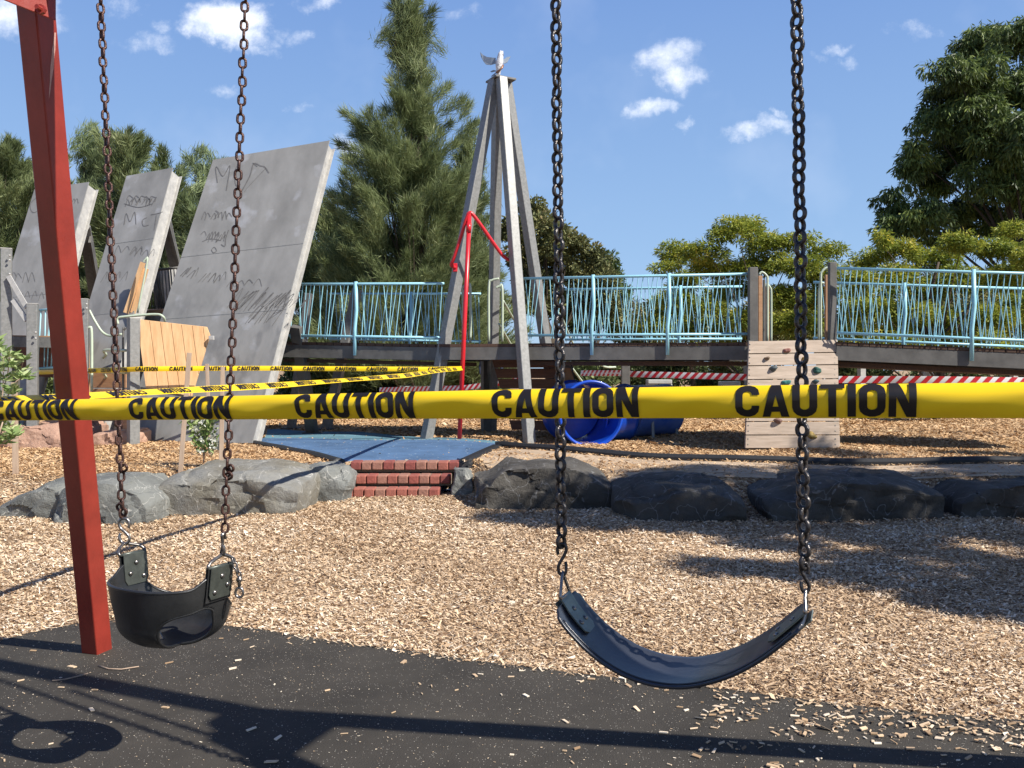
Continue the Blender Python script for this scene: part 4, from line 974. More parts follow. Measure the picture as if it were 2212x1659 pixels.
# ---------------------------------------------------------------- climbing wall and its platform
def climbing_wall():
    t = thing('climbing_wall', 'greyed timber climbing wall with coloured hand holds between two footbridges', 'climbing wall', P(1712, 970, 11.35))
    n = 8; ctl = [(0,.0,11.62),(.45,0,11.52),(1,0,11.36)]
    ys = [736, 764, 790, 820, 852, 884, 911, 940, 969]
    def edge(i):
        y = ys[i]; k = (y-736)/233; D = 11.70-.34*k-.05*math.sin(k*math.pi)
        return P(1618-8*k, y+.5*(1-k), D), P(1809+6*k, y-3*(1-k), D)
    for i in range(n):
        a, b = edge(i); d, c = edge(i+1); up = (a-d).normalized()*.006
        MB().prism([a-up, b-up, c+up, d+up], (0,.045,0)).build('plank', M['greywood'], t, bevel=.005)
    for sx in (0, 1):
        a = edge(0)[sx]; b = edge(n)[sx]; s = V(.045 if sx == 0 else -.045, .07, 0)
        MB().bar(a+s, b+s, .07, .05).build('side_stile', M['beam'], t)
    bl = MB()
    def onw(x, y):
        for i in range(n):
            if ys[i] <= y <= ys[i+1]:
                a, b = edge(i); d, c = edge(i+1); k = (y-ys[i])/(ys[i+1]-ys[i]); D = a.y*(1-k)+d.y*k; return P(x, y, D)
    for i in range(n):
        for x in (1620, 1803):
            for dy in (8, 20):
                p = onw(x-(ys[i]-736)*.02*(1 if x < 1700 else -.4), ys[i]+dy)
                MB().tube([p, p+V(0,-.006,0)], [.010,.006], 8).build('bolt', M['galv'], t, smooth=True)
    import bmesh
    holds = [(1699,757,.10,.055,(.30,.13,.10)),(1737,746,.07,.045,(.28,.12,.09)),(1656,774,.075,.045,(.20,.14,.09)),(1737,776,.085,.05,(.38,.24,.05)),(1670,796,.125,.075,(.075,.095,.10)),(1766,800,.11,.085,(.02,.09,.07)),(1698,826,.12,.06,(.04,.2,.18)),(1762,824,.10,.06,(.05,.09,.10)),(1680,909,.13,.06,(.20,.11,.09)),(1754,941,.13,.10,(.30,.21,.06)),(1675,862,.10,.06,(.2,.12,.08)),(1745,880,.10,.06,(.3,.2,.05))]
    for k, (x, y, w, h, c) in enumerate(holds):
        bm = bmesh.new(); bmesh.ops.create_icosphere(bm, subdivisions=3, radius=1)
        rnd = random.Random(k); ph_ = [rnd.uniform(0,6) for _ in range(4)]
        for v in bm.verts:
            r = 1+.16*math.sin(v.co.x*3+ph_[0])+.12*math.sin(v.co.z*4+ph_[1])+.08*math.sin(v.co.y*5+v.co.x*2+ph_[2])
            v.co = Vector((v.co.x*w*.5*r, min(v.co.y, .2)*.055*r, v.co.z*h*.5*r+.15*h*v.co.x*math.sin(ph_[3])))
        me = bpy.data.meshes.new('hand_hold'); bm.to_mesh(me); bm.free(); me.shade_smooth()
        me.materials.append(mat('hold_resin', c, .7, 0, .3, 30, bump=.3, bscale=60))
        o = bpy.data.objects.new('hand_hold', me); COL.objects.link(o); o.parent = t; o.location = onw(x, y)-t.location
    # platform posts
    for (x0, x1, y0, y1, D, m) in ((1617,1635,578,742,12.1,'beam'),(1790,1805,567,740,11.75,'beam'),(1637,1646,596,742,12.2,'orangewood'),(1654,1661,620,742,12.9,'orangewood'),(1782,1790,594,740,11.95,'orangewood'),(1648,1653,604,742,12.6,'beam')):
        a = P((x0+x1)/2, y0, D); w = (x1-x0)/F*D; b = V(a.x, a.y, 1.70)
        MB().bar(a, b, w, w, side=(1,0,0)).build('corner_post' if m == 'beam' else 'timber_post', M[m], t, bevel=.006)
    MB().prism([V(P(1617,0,11.8).x, 11.85, 1.76), V(P(1806,0,11.8).x, 11.75, 1.76), V(P(1806,0,13.6).x, 13.5, 1.76), V(P(1640,0,13.6).x, 13.6, 1.76)], (0,0,-.06)).build('deck', M['deck'], t)
    for x0, x1, D, y0 in ((1640,1658,12.3,592),(1650,1666,13.2,618)):
        MB().tube(smooth_path([P(x0,y0+1,D), P(x0+6,y0-4,D), P(x1-2,y0+4,D), P(x1,y0+22,D), P(x1,742,D)], 5), .017, 8).build('grab_rail', M['green_tube'], t, smooth=True)
    for x0, x1, D, y0 in ((1792,1773,12.1,580),(1780,1769,12.9,612)):
        MB().tube(smooth_path([P(x0,y0,D), P(x0-8,y0-1,D), P(x1+2,y0+8,D), P(x1,y0+26,D), P(x1,740,D)], 5), .017, 8).build('grab_rail', M['green_tube'], t, smooth=True)
    for x, D in ((1640,12.6),(1795,12.6),(1650,13.5),(1800,13.4)):
        p = P(x, 0, D); MB().bar(V(p.x, p.y, ZT-.05), V(p.x, p.y, 1.70), .12, .12).build('under_post', M['beam'], t)
climbing_wall()

# green stair rails around the tower
def stair(label, runs, base, name='stair_rail', cat='handrail'):
    t = thing(name, label, cat, base)
    for r in runs: MB().tube(smooth_path([P(*q) for q in r], 5), .020, 8).build('rail_tube', M['green_tube'], t, smooth=True)
    return t
stair('pale green tubular hoop rails standing on the tower deck behind the red pole', [
    [(1000,740,13.4),(1000,640,13.4),(998,622,13.4),(1010,617,13.4),(1016,625,13.4),(1016,740,13.4)],
    [(1056,738,13.6),(1056,620,13.6),(1062,606,13.6),(1078,602,13.6)],
    [(1085,738,13.9),(1085,625,13.9),(1078,619,13.9),(1072,622,13.9)]], P(1016,740,13.4))
stair('pale green sloping stair handrails running down behind the tower to the right', [
    [(1087,650,14.4),(1110,690,15.3),(1140,740,16.2),(1160,775,16.9)], [(1078,700,14.4),(1100,738,15.3),(1125,780,16.2)],
    [(1122,735,14.2),(1122,660,14.2)], [(1196,660,14.8),(1215,690,15.2),(1232,730,15.6),(1250,765,16),(1262,778,16.1)],
    [(1236,795,15.6),(1262,830,16),(1280,852,16.3),(1292,870,16.6)], [(1285,760,16.4),(1296,785,16.6),(1310,793,16.8),(1330,793,16.9)]], P(1292, 870, 16.6))
def grey_stair_post():
    t = thing('stair_post', 'grey steel post wrapped by red and white tape under the level bridge', 'post', P(1351,862,17))
    p = P(1351,790,17); MB().bar(V(p.x,p.y,HH(p.x,p.y)-.05), P(1351,787,17), .16, .16).build('shaft', M['beam'], t, bevel=.006)
    MB().box(P(1351,786.5,17), (.19,.19,.03)).build('cap', M['galv'], t, bevel=.004)
    t = thing('stair_stringer', 'grey sloping steel stringer at the end of the brown plank wall', 'stringer', P(1240,880,14.2))
    MB().prism([P(1222,788,14.1),P(1236,790,14.1),P(1262,905,14.1),P(1226,905,14.1)], (0,.06,0)).build('side_plate', M['beam'], t)
    MB().bar(P(1229,786,14.07), P(1229,800,14.07), .14,.05).build('head_bracket', M['galv'], t)
grey_stair_post()

# ---------------------------------------------------------------- blue tunnels
def tube_shell(name, label, c0, c1, r, mname, flare=.03, opening=True):
    ax = (c1-c0); L_ = ax.length; ax.normalize(); s = ax.cross(V(0,0,1)).normalized(); u = s.cross(ax)
    t = thing(name, label, 'tunnel', V(c0.x, c0.y, HH(c0.x, c0.y)))
    n = 48
    prof = [(0, r+flare), (.05, r+flare), (.07, r+.01), (.25, r)]
    k = .25
    while k < L_-.25: k += .12; prof.append((k, r+.008*math.sin(k*20)))
    prof += [(L_-.07, r+.01), (L_-.05, r+flare), (L_, r+flare)]
    inner = [(a, b-.022-(flare if abs(b-r-flare) < 1e-6 else 0)*.6) for a, b in prof][::-1]
    P_ = prof+inner; vs = []; m = len(P_)
    for a, b in P_:
        for i in range(n): th = 2*math.pi*i/n; vs.append(c0+ax*a+(s*math.cos(th)+u*math.sin(th))*b)
    fs = [(j*n+i, j*n+(i+1) % n, ((j+1) % m)*n+(i+1) % n, ((j+1) % m)*n+i) for j in range(m) for i in range(n)]
    MB().add(vs, fs).build('shell', M[mname], t, smooth=True)
    for a in (.0,):
        b = MB(); b.tube([c0+ax*a+(s*math.cos(2*math.pi*i/n)+u*math.sin(2*math.pi*i/n))*(r+flare*.6) for i in range(n)], .022, 8, closed=True); b.build('end_ring', M[mname], t, smooth=True)
    return t
r1 = .455
c0 = P(1277, 894, 12.3); c0.z = HH(c0.x, c0.y)+r1-.01
t1 = tube_shell('play_tunnel', 'bright blue plastic crawl tunnel with its round mouth facing the camera', c0, c0+V(-.22,.95,.0), r1, 'tunnel')
MB().tube([c0+V(-.21,.91,0), c0+V(-.215,.935,0)], .43, 40).build('added_end_disc', M['tunnel'], t1)  # added disc closing the far end so the tunnel interior stays dark
c0 = P(1335, 880, 13.6); c0.z = HH(c0.x, c0.y)+.44
t2 = tube_shell('play_tunnel', 'scuffed blue plastic crawl tunnel lying sideways behind the first tunnel', c0+V(.1,0,0), c0+V(.86,.5,.0), .41, 'tunnel_dull', .02)
for (x, D) in ((1400,13.9),(1450,14.3)):
    p = P(x, 0, D); MB().bar(V(p.x, p.y-.5, .3), V(p.x, p.y-.42, .75), .04, .04).build('support_bracket', M['galv'], t2)
c0 = P(1300, 880, 13.1); c0.z = HH(c0.x,c0.y)+.42
t3 = tube_shell('play_tunnel', 'dark blue plastic elbow section joining the two blue tunnels', c0+V(-.1,.05,0), c0+V(.4,.25,0), .40, 'tunnel', .02)

# ---------------------------------------------------------------- brick steps, edging
def steps():
    t = thing('brick_steps', 'three low red brick steps between grey boulders up to the blue mat', 'steps', (G(845,1075).x, 9.36, 0))
    rnd = random.Random(5)
    for k, (D, z0, z1, xa, xb, zn) in enumerate(((9.36,-.03,.098,739,949,.1), (9.62,.09,.214,745,973,.22), (9.90,.21,.338,756,992,.34))):
        x0 = (xa-CX)/F*D; x1 = (xb-CX)/F*D; n = 10 if k else 9; w = (x1-x0)/n
        back = MB().box(((x0+x1)/2, D+.26, (z0+z1)/2-.01), ((x1-x0)-.01, .34, z1-z0-.012)).build('step', M['mortar'], t)
        for i in range(n):
            c = V(x0+w*(i+.5), D+.105+rnd.uniform(-.006,.006), (z1+max(z0,z1-.098))/2+rnd.uniform(-.003,.003))
            cc = rnd.random(); base = (.34+.14*cc, .10+.09*cc*cc, .075+.06*cc*cc)
            MB().box(c, (w-.009, .225, .094), Matrix.Rotation(rnd.uniform(-.02,.02), 3, 'Z')).build('brick', BR[rnd.randrange(4)], back, bevel=.012, seg=3)
    for x0, x1, y0, y1, z in ((739,949,9.45,9.62,.115),(745,973,9.72,9.9,.225)): pass
BR = [mat('red_brick_face', c, .88, 0, .3, 18, bump=.5, bscale=40) for c in ((.33,.095,.07),(.36,.12,.085),(.27,.075,.06),(.35,.17,.12))]
steps()
def edging(lab, pts, w, h):
    t = thing('rubber_edging', lab, 'edging', pts[0]); q = []
    for a, b in zip(pts, pts[1:]):
        for i in range(5): q.append(a.lerp(b, i/5))
    q.append(pts[-1]); b = MB(); vs = []
    prof = [(-w/2,-.03),(-w/2,h*.6),(-w/4,h),(w/4,h),(w/2,h*.6),(w/2,-.03)]; m = len(prof)
    for i, p in enumerate(q):
        d = (q[min(i+1,len(q)-1)]-q[max(i-1,0)]); d.z = 0; d.normalize(); s = V(-d.y, d.x, 0)
        for a_, z in prof: r = p+s*a_; vs.append(V(r.x, r.y, HH(p.x, p.y)+z))
    fs = [(i*m+j, i*m+(j+1) % m, (i+1)*m+(j+1) % m, (i+1)*m+j) for i in range(len(q)-1) for j in range(m)]+[tuple(range(m)), tuple((len(q)-1)*m+j for j in range(m))]
    b.add(vs, fs).build('kerb', M['edging'], t, smooth=False)
    c = q[0]; b2 = MB().box((c.x, c.y, HH(c.x,c.y)+h*.4), (w*1.02, .05, h)); b2.build('end_cap', M['edging'], t)
E = lambda x, y: G(x, y, ZT)
edging('black rubber edging curving along the left side of the blue mat', [E(528,955), E(560,958), E(610,964), E(660,977), E(705,989), E(752,1001)], .14, .05)
edging('short black rubber edging along the right side of the blue mat', [E(990,1004), E(1030,985), E(1072,966)], .16, .04)
edging('long black rubber edging running right in front of the tunnels', [E(1082,964), E(1130,970), E(1250,981), E(1400,988), E(1600,994), E(1800,998), E(2000,1001), E(2212,1004), E(2700,1010)], .16, .075)

# ---------------------------------------------------------------- boulders
def boulder(label, x0, x1, ytop, ybase, D, dep, m, seed, tilt=0, cuts=7, nudge=0, zsink=.12, amp=.042, prof=None, group=None):
    import bmesh
    from mathutils import noise
    rnd = random.Random(seed); a = P(x0, ybase, D); b = P(x1, ybase, D); w = (b.x-a.x)/2*1.0
    zt = CH+(HY-ytop)/F*(D+dep*.3); zb = HH((a.x+b.x)/2, D)-zsink; zb = min(zb, CH+(HY-ybase)/F*D-.05); hh = (zt-zb)/2
    c = V((a.x+b.x)/2, D+dep*.5, (zt+zb)/2)
    bm = bmesh.new(); bmesh.ops.create_cube(bm, size=2); bmesh.ops.subdivide_edges(bm, edges=bm.edges[:], cuts=22, use_grid_fill=True)
    planes = []
    for i in range(cuts):
        n = Vector((rnd.uniform(-1,1), rnd.uniform(-1,.6), rnd.uniform(-.2,1))).normalized()
        planes.append((n, rnd.uniform(.90,1.12)+.26*(abs(n.x)*abs(n.z)+abs(n.y)*abs(n.z)+abs(n.x*n.y))))
    for sx in (-1, 1): planes.append((Vector((sx*1, rnd.uniform(-.4,.2), rnd.uniform(.25,.8))).normalized(), 1.13))
    off = Vector((seed*3.1, seed*1.7, 0))
    for v in bm.verts:
        p = v.co.copy(); l = max(abs(p.x), abs(p.y), abs(p.z)); p = p*.90+p.normalized()*l*.12
        for n, d in planes:
            k = p.dot(n)-d
            if k > 0: p -= n*k
        q = Vector((p.x*w, p.y*dep/2, p.z*hh))
        if prof: q.z *= np.interp(p.x, [-1,-.5,0,.5,1], prof) if q.z > 0 else 1
        q.z += tilt*p.x*hh
        nn = noise.noise_vector(q*1.6+off)*amp*1.3+noise.noise_vector(q*5+off)*amp*.6
        cell = Vector((math.floor(q.x*3.1+q.z*1.7), math.floor(q.z*5+q.x*.8), seed)); nn += noise.noise_vector(cell*1.37)*amp*1.0; nn += noise.noise_vector(q*14+off)*amp*.2
        rid = abs(noise.noise(q*2.4+off*2)); nn += Vector((0, .5, -.3))*amp*(max(0,.12-rid)/.12)
        v.co = q+nn
    me = bpy.data.meshes.new('boulder'); bm.to_mesh(me); bm.free(); me.materials.append(M[m])
    o = bpy.data.objects.new('boulder', me); COL.objects.link(o); o.location = c; me.shade_smooth()
    try: me.set_sharp_from_angle(angle=math.radians(28))
    except Exception: pass
    tag(o, label, 'boulder', group or 'boulders edging the raised play area'); return o
boulder('low pointed grey boulder at the left edge of the photo', -40, 175, 1046, 1118, 7.95, .9, 'rock', 1, tilt=.25, prof=[.3,.7,.9,1,1])
boulder('grey boulder behind the red swing post', 105, 320, 1034, 1128, 7.75, 1.0, 'rock', 2, prof=[.85,1,1,.95,.7])
boulder('long brownish grey boulder below the garden stakes with a dark crack', 325, 640, 1010, 1112, 8.2, 1.1, 'rock_brown', 3, prof=[.8,1,1,1,.95])
boulder('grey boulder with white veins beside the left end of the brick steps', 612, 745, 1006, 1078, 9.05, .9, 'rock', 4, prof=[1,1,1,1,.9])
boulder('small grey rock at the right end of the brick steps', 972, 1020, 1012, 1063, 9.35, .35, 'rock', 5, amp=.03)
boulder('long rounded boulder in shade right of the brick steps, crossed by a swing chain', 1024, 1325, 1000, 1102, 8.55, 1.1, 'rock_shaded', 6, prof=[.55,1,.95,.85,.5])
boulder('boulder in the shade, second from the right chain of the belt swing', 1345, 1612, 1038, 1132, 7.85, 1.0, 'rock_shaded', 7, prof=[.55,.9,1,1,1])
boulder('long block shaped boulder in shade behind the right chain of the belt swing', 1656, 2046, 1028, 1128, 7.9, 1.1, 'rock_shaded', 8, prof=[.8,.85,1,.95,.95])
boulder('shaded boulder cut off by the right edge of the photo', 2078, 2330, 1042, 1128, 7.95, 1.0, 'rock_shaded', 9, prof=[.8,1,1,1,1])
boulder('pink sandstone block at the far left below the playground posts', -40, 145, 918, 972, 11.8, .8, 'sandstone', 11, group='pink sandstone blocks under the wooden play structure')
boulder('pink sandstone block between the red post and the pine boards', 190, 292, 928, 967, 12.0, .6, 'sandstone', 12, group='pink sandstone blocks under the wooden play structure')
boulder('pink sandstone block lying in shade behind the front sandstone', 60, 205, 905, 945, 12.9, .6, 'sandstone', 13, group='pink sandstone blocks under the wooden play structure')

# ---------------------------------------------------------------- play structure on the left
def post(label, x0, x1, ytop, D, m='galv', ybot=None, ang=.5, name='steel_post', cat='post', group=None, bolts=()):
    a = P((x0+x1)/2, ytop, D); w = (x1-x0)/F*D/(abs(math.cos(ang))+abs(math.sin(ang)))
    zb = HH(a.x, a.y)-.08 if ybot is None else P(0, ybot, D).z
    t = thing(name, label, cat, V(a.x, a.y, zb+.08), group)
    MB().bar(V(a.x, a.y, zb), a, w, w, side=(1,0,0), ang=ang).build('shaft', M[m], t, bevel=.008)
    MB().box(a+V(0,0,.004), (w*1.06,w*1.06,.012), Matrix.Rotation(ang, 3, 'Z')).build('cap', M['galv_light'], t, bevel=.003)
    for y in bolts:
        p = P((x0*.25+x1*.75), y, D-.10); MB().tube([p, p+V(.004,-.02,0)], [.018,.012], 8).build('bolt', M['galv_light'], t, smooth=True)
    return t
post('tallest square steel post at the far left edge of the photo', 0, 28, 538, 13.0, bolts=(552,562,592), ang=.45)
post('square steel post at the left end of the short blue railing', 57, 84, 657, 12.9, bolts=(718,731), ang=.35)
post('square steel post just right of the red swing leg', 170, 193, 647, 12.6, bolts=(657,666), ang=.3)
t = post('square steel post at the left edge of the pine board screen', 273, 303, 688, 11.95, ang=.75)
def bars(name, label, cat, segs, m, r=None, w=.06, h=.02, part='brace', group=None):
    t = thing(name, label, cat, P(*segs[0][0]), group)
    for a, b in segs:
        (MB().tube([P(*a), P(*b)], r, 8) if r else MB().bar(P(*a), P(*b), w, h, side=(1,0,0))).build(part, M[m], t, smooth=bool(r))
    return t
bars('brace_frame', 'two pale flat steel braces between the tallest post and its shorter neighbour', 'brace', [((18,596,12.9),(58,664,12.85)), ((28,648,12.9),(58,692,12.85))], 'galv_light', w=.07, h=.03)
# platform boxes
def left_platform():
    t = thing('play_platform', 'low wooden play platform with dark hollow underside at the far left', 'platform', P(60, 905, 13.8))
    MB().prism([P(22,724,13.2), P(185,727,13.0), P(185,727,15.0), P(22,724,15.2)], (0,0,-.06)).build('deck', M['orangewood'], t)
    MB().bar(P(22,738,13.2), P(185,741,13.0), .05, .16, side=(0,1,0)).build('side_beam', M['galv'], t)
    MB().prism([P(26,746,14.6), P(130,748,14.6), P(130,815,14.6), P(26,812,14.6)], (0,.04,0)).build('back_wall', M['brownwood'], t)
    for x in (30, 128): MB().bar(P(x,745,13.3), V(P(x,0,13.3).x, 13.3, ZT-.1), .12, .12).build('under_post', M['beam'], t)
    for i in range(3):
        y = 803+i*36; MB().prism([P(130,y,13.1), P(272,y+2,12.7), P(272,y+35,12.7), P(130,y+34,13.1)], (0,.05,0)).build('side_plank', M['orangewood'], t, bevel=.005)
    MB().bar(P(262,905,12.5), P(262,962,12.5), .10,.06, side=(1,0,0)).build('end_post', M['brownwood'], t)
    MB().bar(P(276,905,12.4), P(276,960,12.4), .11,.08, side=(1,0,0)).build('end_post', M['orangewood'], t)
    MB().bar(P(184,716,12.7), P(187,900,12.7), .10,.04, side=(1,0,0)).build('corner_timber', M['pine'], t)
left_platform()
def left_fence():
    t = thing('blue_railing', 'short pale blue railing with thin bars between two steel posts at the left', 'railing', P(75, 794, 13.2))
    A, B = P(74,680,13.2), P(172,672,13.0); C, D_ = P(74,797,13.2), P(172,790,13.0)
    MB().tube([P(74,671,13.2), P(172,664,13.0)], .02, 8).build('handrail', M['blue_rail'], t, smooth=True)
    MB().tube([C, D_], .02, 8).build('bottom_rail', M['blue_rail'], t, smooth=True)
    rnd = random.Random(4)
    for i in range(10):
        k = (i+.5)/10; k2 = min(1, max(0, k+rnd.uniform(-.09, .05))); MB().tube([P(74+98*k, 671-7*k, 13.2-.2*k), P(74+98*k2, 800-7*k2, 13.2-.2*k2)], .009, 5).build('baluster', M['blue_rail'], t, smooth=True)
left_fence()
def left_fence2():
    t = thing('blue_railing', 'dark blue railing with vertical bars seen between two leaning steel panels', 'railing', P(330, 670, 15.3))
    MB().tube([P(318,586,15.3), P(392,577,15.3)], .022, 8).build('handrail', M['beam'], t, smooth=True)
    for i in range(11):
        x = 324+6.4*i; MB().tube([P(x,585-.9*i*.9,15.3), P(x+4+i*.6,668,15.3)], .009, 5).build('baluster', M['beam'], t, smooth=True)
    t2 = thing('corrugated_sheet', 'pale grey corrugated metal sheet leaning behind the dark blue bars', 'sheet', P(340, 670, 15.8))
    vs = []; n = 60
    for i in range(n+1):
        k = i/n; a = P(322+60*k, 583-4*k, 15.75+.25*math.sin(k*6)); b = P(338+50*k, 668, 15.75+.25*math.sin(k*6)); o = V(0,.018*math.sin(i*1.4),0); vs += [a+o, b+o, b+o+V(0,.01,0), a+o+V(0,.01,0)]
    MB().add(vs, [(i*4, (i+1)*4, (i+1)*4+1, i*4+1) for i in range(n)]+[(i*4+3, i*4+2, (i+1)*4+2, (i+1)*4+3) for i in range(n)]).build('ribs', M['galv_light'], t2)
    t3 = thing('play_platform', 'small raised timber edged platform between two leaning steel panels', 'platform', P(310, 690, 14.6))
    MB().prism([P(266,676,14.6), P(360,667,14.6), P(372,664,16.0), P(282,672,16.0)], (0,0,-.07)).build('deck', M['orangewood'], t3)
    MB().prism([P(268,688,14.55), P(352,680,14.55), P(352,722,14.55), P(268,730,14.55)], (0,.05,0)).build('fascia', M['galv'], t3)
    MB().bar(P(300,690,14.8), V(P(300,0,14.8).x,14.8,ZT-.1), .12,.12).build('under_post', M['beam'], t3)
left_fence2()
bars('timber_post', 'pale leaning timber rail lying along the edge of the middle steel panel', 'timber', [((309,567,13.9),(272,676,13.9)), ((316,580,13.95),(287,676,13.95))], 'pine', w=.07, h=.05, part='rail')
def climb_rungs():
    t = thing('climbing_rungs', 'pale green tubular climbing rungs bolted between steel posts at the left', 'rungs', P(235, 805, 12.3))
    for y in (757, 805):
        MB().tube(smooth_path([P(223,y+16,12.9), P(229,y+9,12.8), P(224,y+2,12.7), P(232,y-1,12.5), P(272,y,12.1)], 5), .020, 8).build('rung', M['green_tube'], t, smooth=True)
    MB().tube(smooth_path([P(193,670,12.8), P(206,695,12.8), P(222,718,12.8), P(240,726,12.7), P(262,722,12.4)], 5), .018, 8).build('curved_rail', M['green_tube'], t, smooth=True)
    MB().tube(smooth_path([P(255,700,13.2), P(254,688,13.2), P(270,684,13.2), P(335,679,13.2), P(352,684,13.2), P(356,694,13.3)], 5), .020, 8).build('top_rail', M['green_tube'], t, smooth=True)
    MB().tube(smooth_path([P(186,712,12.6), P(192,708,12.6), P(198,720,12.6), P(198,845,12.6)], 5), .020, 8).build('grab_rail', M['green_tube'], t, smooth=True)
    MB().tube(smooth_path([P(272,708,12.2), P(268,712,12.2), P(266,724,12.2), P(266,900,12.2)], 5), .016, 8).build('grab_rail', M['beam'], t, smooth=True)
    MB().tube(smooth_path([P(310,566,13.7), P(314,561,13.7), P(318,566,13.7), P(297,676,13.7)], 5), .016, 8).build('grab_rail', M['green_tube'], t, smooth=True)
climb_rungs()
def pine_screen():
    t = thing('pine_screen', 'fresh pine board screen with angled right edge beside the large graffiti panel', 'wooden screen', P(380, 850, 12.0))
    top = [(303,690),(446,706),(453,724),(414,856),(303,836)]
    xs = np.linspace(303, 470, 8); sh = .115
    from mathutils.geometry import intersect_line_line_2d
    def clip(poly, a, b, c):   # keep a*x+b*y<=c
        out = []
        for i in range(len(poly)):
            p, q = poly[i-1], poly[i]; fp, fq = a*p[0]+b*p[1]-c, a*q[0]+b*q[1]-c
            if (fp <= 0) != (fq <= 0): k = fp/(fp-fq); out.append((p[0]+(q[0]-p[0])*k, p[1]+(q[1]-p[1])*k))
            if fq <= 0: out.append(q)
        return out
    sl = .13   # boards lean: x shifts right by .13 px per px down
    edges = [295,322,345,368,390,413,436,460]
    for e0, e1 in zip(edges, edges[1:]):
        p = clip(top, -1, sl+.0, -(e0+.6)+sl*690); p = clip(p, 1, -sl, e1-.6-sl*690) if p else p
        if len(p) > 2: MB().prism([P(x, y, 11.95+.25*(x-303)/150) for x, y in p], (0,.035,0)).build('board', M['pine'], t, bevel=.003)
    c = P(457, 730, 12.15); MB().box(c, (.07,.05,.06)).build('bracket', M['galv_light'], t, bevel=.006)
    MB().prism([P(303,836,12.03), P(414,856,12.25), P(414,861,12.25), P(303,841,12.03)], (0,.05,0)).build('bottom_batten', M['galv'], t)
    t2 = thing('rubber_skirt', 'black rubber skirt at the foot of the largest leaning panel', 'rubber skirt', P(400, 960, 12.25))
pine_screen()
for o in [o for o in COL.objects if o.name.startswith('rubber_skirt')]: bpy.data.objects.remove(o)
# garden stakes
def stake(label, xt, yt, xb, yb, D, w):
    b = P(xb, yb, D); b.z = HH(b.x, b.y)-.05; a = P(xt, yt, D+.02)
    t = MB().bar(b, a, w, w*.8, side=(1,0,0), ang=.2).build('garden_stake', M['stake'], None, bevel=.003)
    me = t.data; off = Vector((b.x, b.y, b.z)); 
    for v in me.vertices: v.co -= off
    t.location = off; tag(t, label, 'stake', 'timber garden stakes around young plants')
stake('timber garden stake with a tapered top, left of the white flowering sapling', 409, 762, 389, 1015, 9.0, .045)
stake('timber garden stake directly behind the white flowering sapling', 447, 786, 455, 960, 10.6, .042)
stake('timber garden stake right of the white flowering sapling', 481, 792, 477, 1008, 9.1, .042)
stake('pale timber garden stake beside the leafy shrub at the left photo edge', 31, 826, 34, 1024, 8.75, .05)

# ---------------------------------------------------------------- foliage
def leafcards(p, d, L, W, tone, cup=.0):
    """diamond leaves: p base, d unit dir, arrays"""
    n = len(p); r = rng.normal(size=(n, 3)); s = np.cross(d, r); s /= np.linalg.norm(s, axis=1, keepdims=True)+1e-9
    L = L[:, None]; W = W[:, None]
    q = np.stack([p, p+d*L*.45+s*W*.5, p+d*L, p+d*L*.45-s*W*.5], 1); return q.reshape(-1, 3), tone
def norm(v): return v/(np.linalg.norm(v, axis=-1, keepdims=True)+1e-9)
FM = {
 'casuarina': tonemat('casuarina_needles', [(0,(.08,.108,.046)),(.45,(.19,.235,.098)),(.8,(.31,.355,.165)),(1,(.48,.50,.30))], .6, .35),
 'casuarina_grey': tonemat('greyish_needles', [(0,(.075,.10,.05)),(.45,(.17,.22,.10)),(.8,(.27,.33,.16)),(1,(.42,.47,.25))], .6, .35),
 'gum': tonemat('gum_leaves', [(0,(.036,.056,.021)),(.5,(.10,.145,.042)),(.85,(.22,.28,.068)),(1,(.36,.40,.12))], .5, .25),
 'locust': tonemat('yellow_green_leaves', [(0,(.08,.12,.02)),(.35,(.20,.25,.035)),(.7,(.38,.40,.055)),(1,(.62,.50,.08))], .55, .35),
 'bush': tonemat('brownish_green_leaves', [(0,(.085,.098,.04)),(.5,(.19,.20,.078)),(.85,(.26,.24,.10)),(1,(.38,.28,.14))], .6, .2),
 'scrub': tonemat('understorey_leaves', [(0,(.05,.07,.03)),(.5,(.12,.16,.06)),(1,(.27,.30,.12))], .6, .2),
 'fresh': tonemat('fresh_pale_leaves', [(0,(.12,.20,.05)),(.5,(.26,.36,.12)),(1,(.50,.55,.28))], .5, .3),
 'petal': tonemat('white_petals', [(0,(.6,.6,.5)),(1,(.8,.8,.74))], .6, .3),
}
def crown_from(name, Q, tones, m, parent): return rawmesh(name, np.concatenate(Q), 4, FM[m], parent, np.concatenate(tones))
def limb_tree(t, base, tips, r0, bark='bark', hub=.45, n=8):
    b = MB(); top = max(p.z for p in tips); h = top-base.z
    tr = [base-V(0,0,.2), base+V(.03*h*random.uniform(-1,1),0,h*.25), base+V(.05*h*random.uniform(-1,1),0,h*.5), base+V(.04*h*random.uniform(-1,1),0,h*.8)]
    tr = smooth_path(tr, 4); b.tube(tr, [r0*(1-.8*i/(len(tr)-1)) for i in range(len(tr))], n)
    for p in tips:
        zz = base.z+(p.z-base.z)*random.uniform(.35,.6); k = min(max((zz-base.z)/(h*.8), 0), 1); a = tr[int(k*(len(tr)-1))]
        mid = a.lerp(p, .5)+V(0,0,.12*(p-a).length*random.uniform(-.3,1)); q = smooth_path([a, mid, p], 4)
        r = r0*(1-.8*k)*.30; b.tube(q, [r*(1-.85*i/(len(q)-1)) for i in range(len(q))], 5, caps=False)
    return b.build('trunk', M[bark], t, smooth=True)
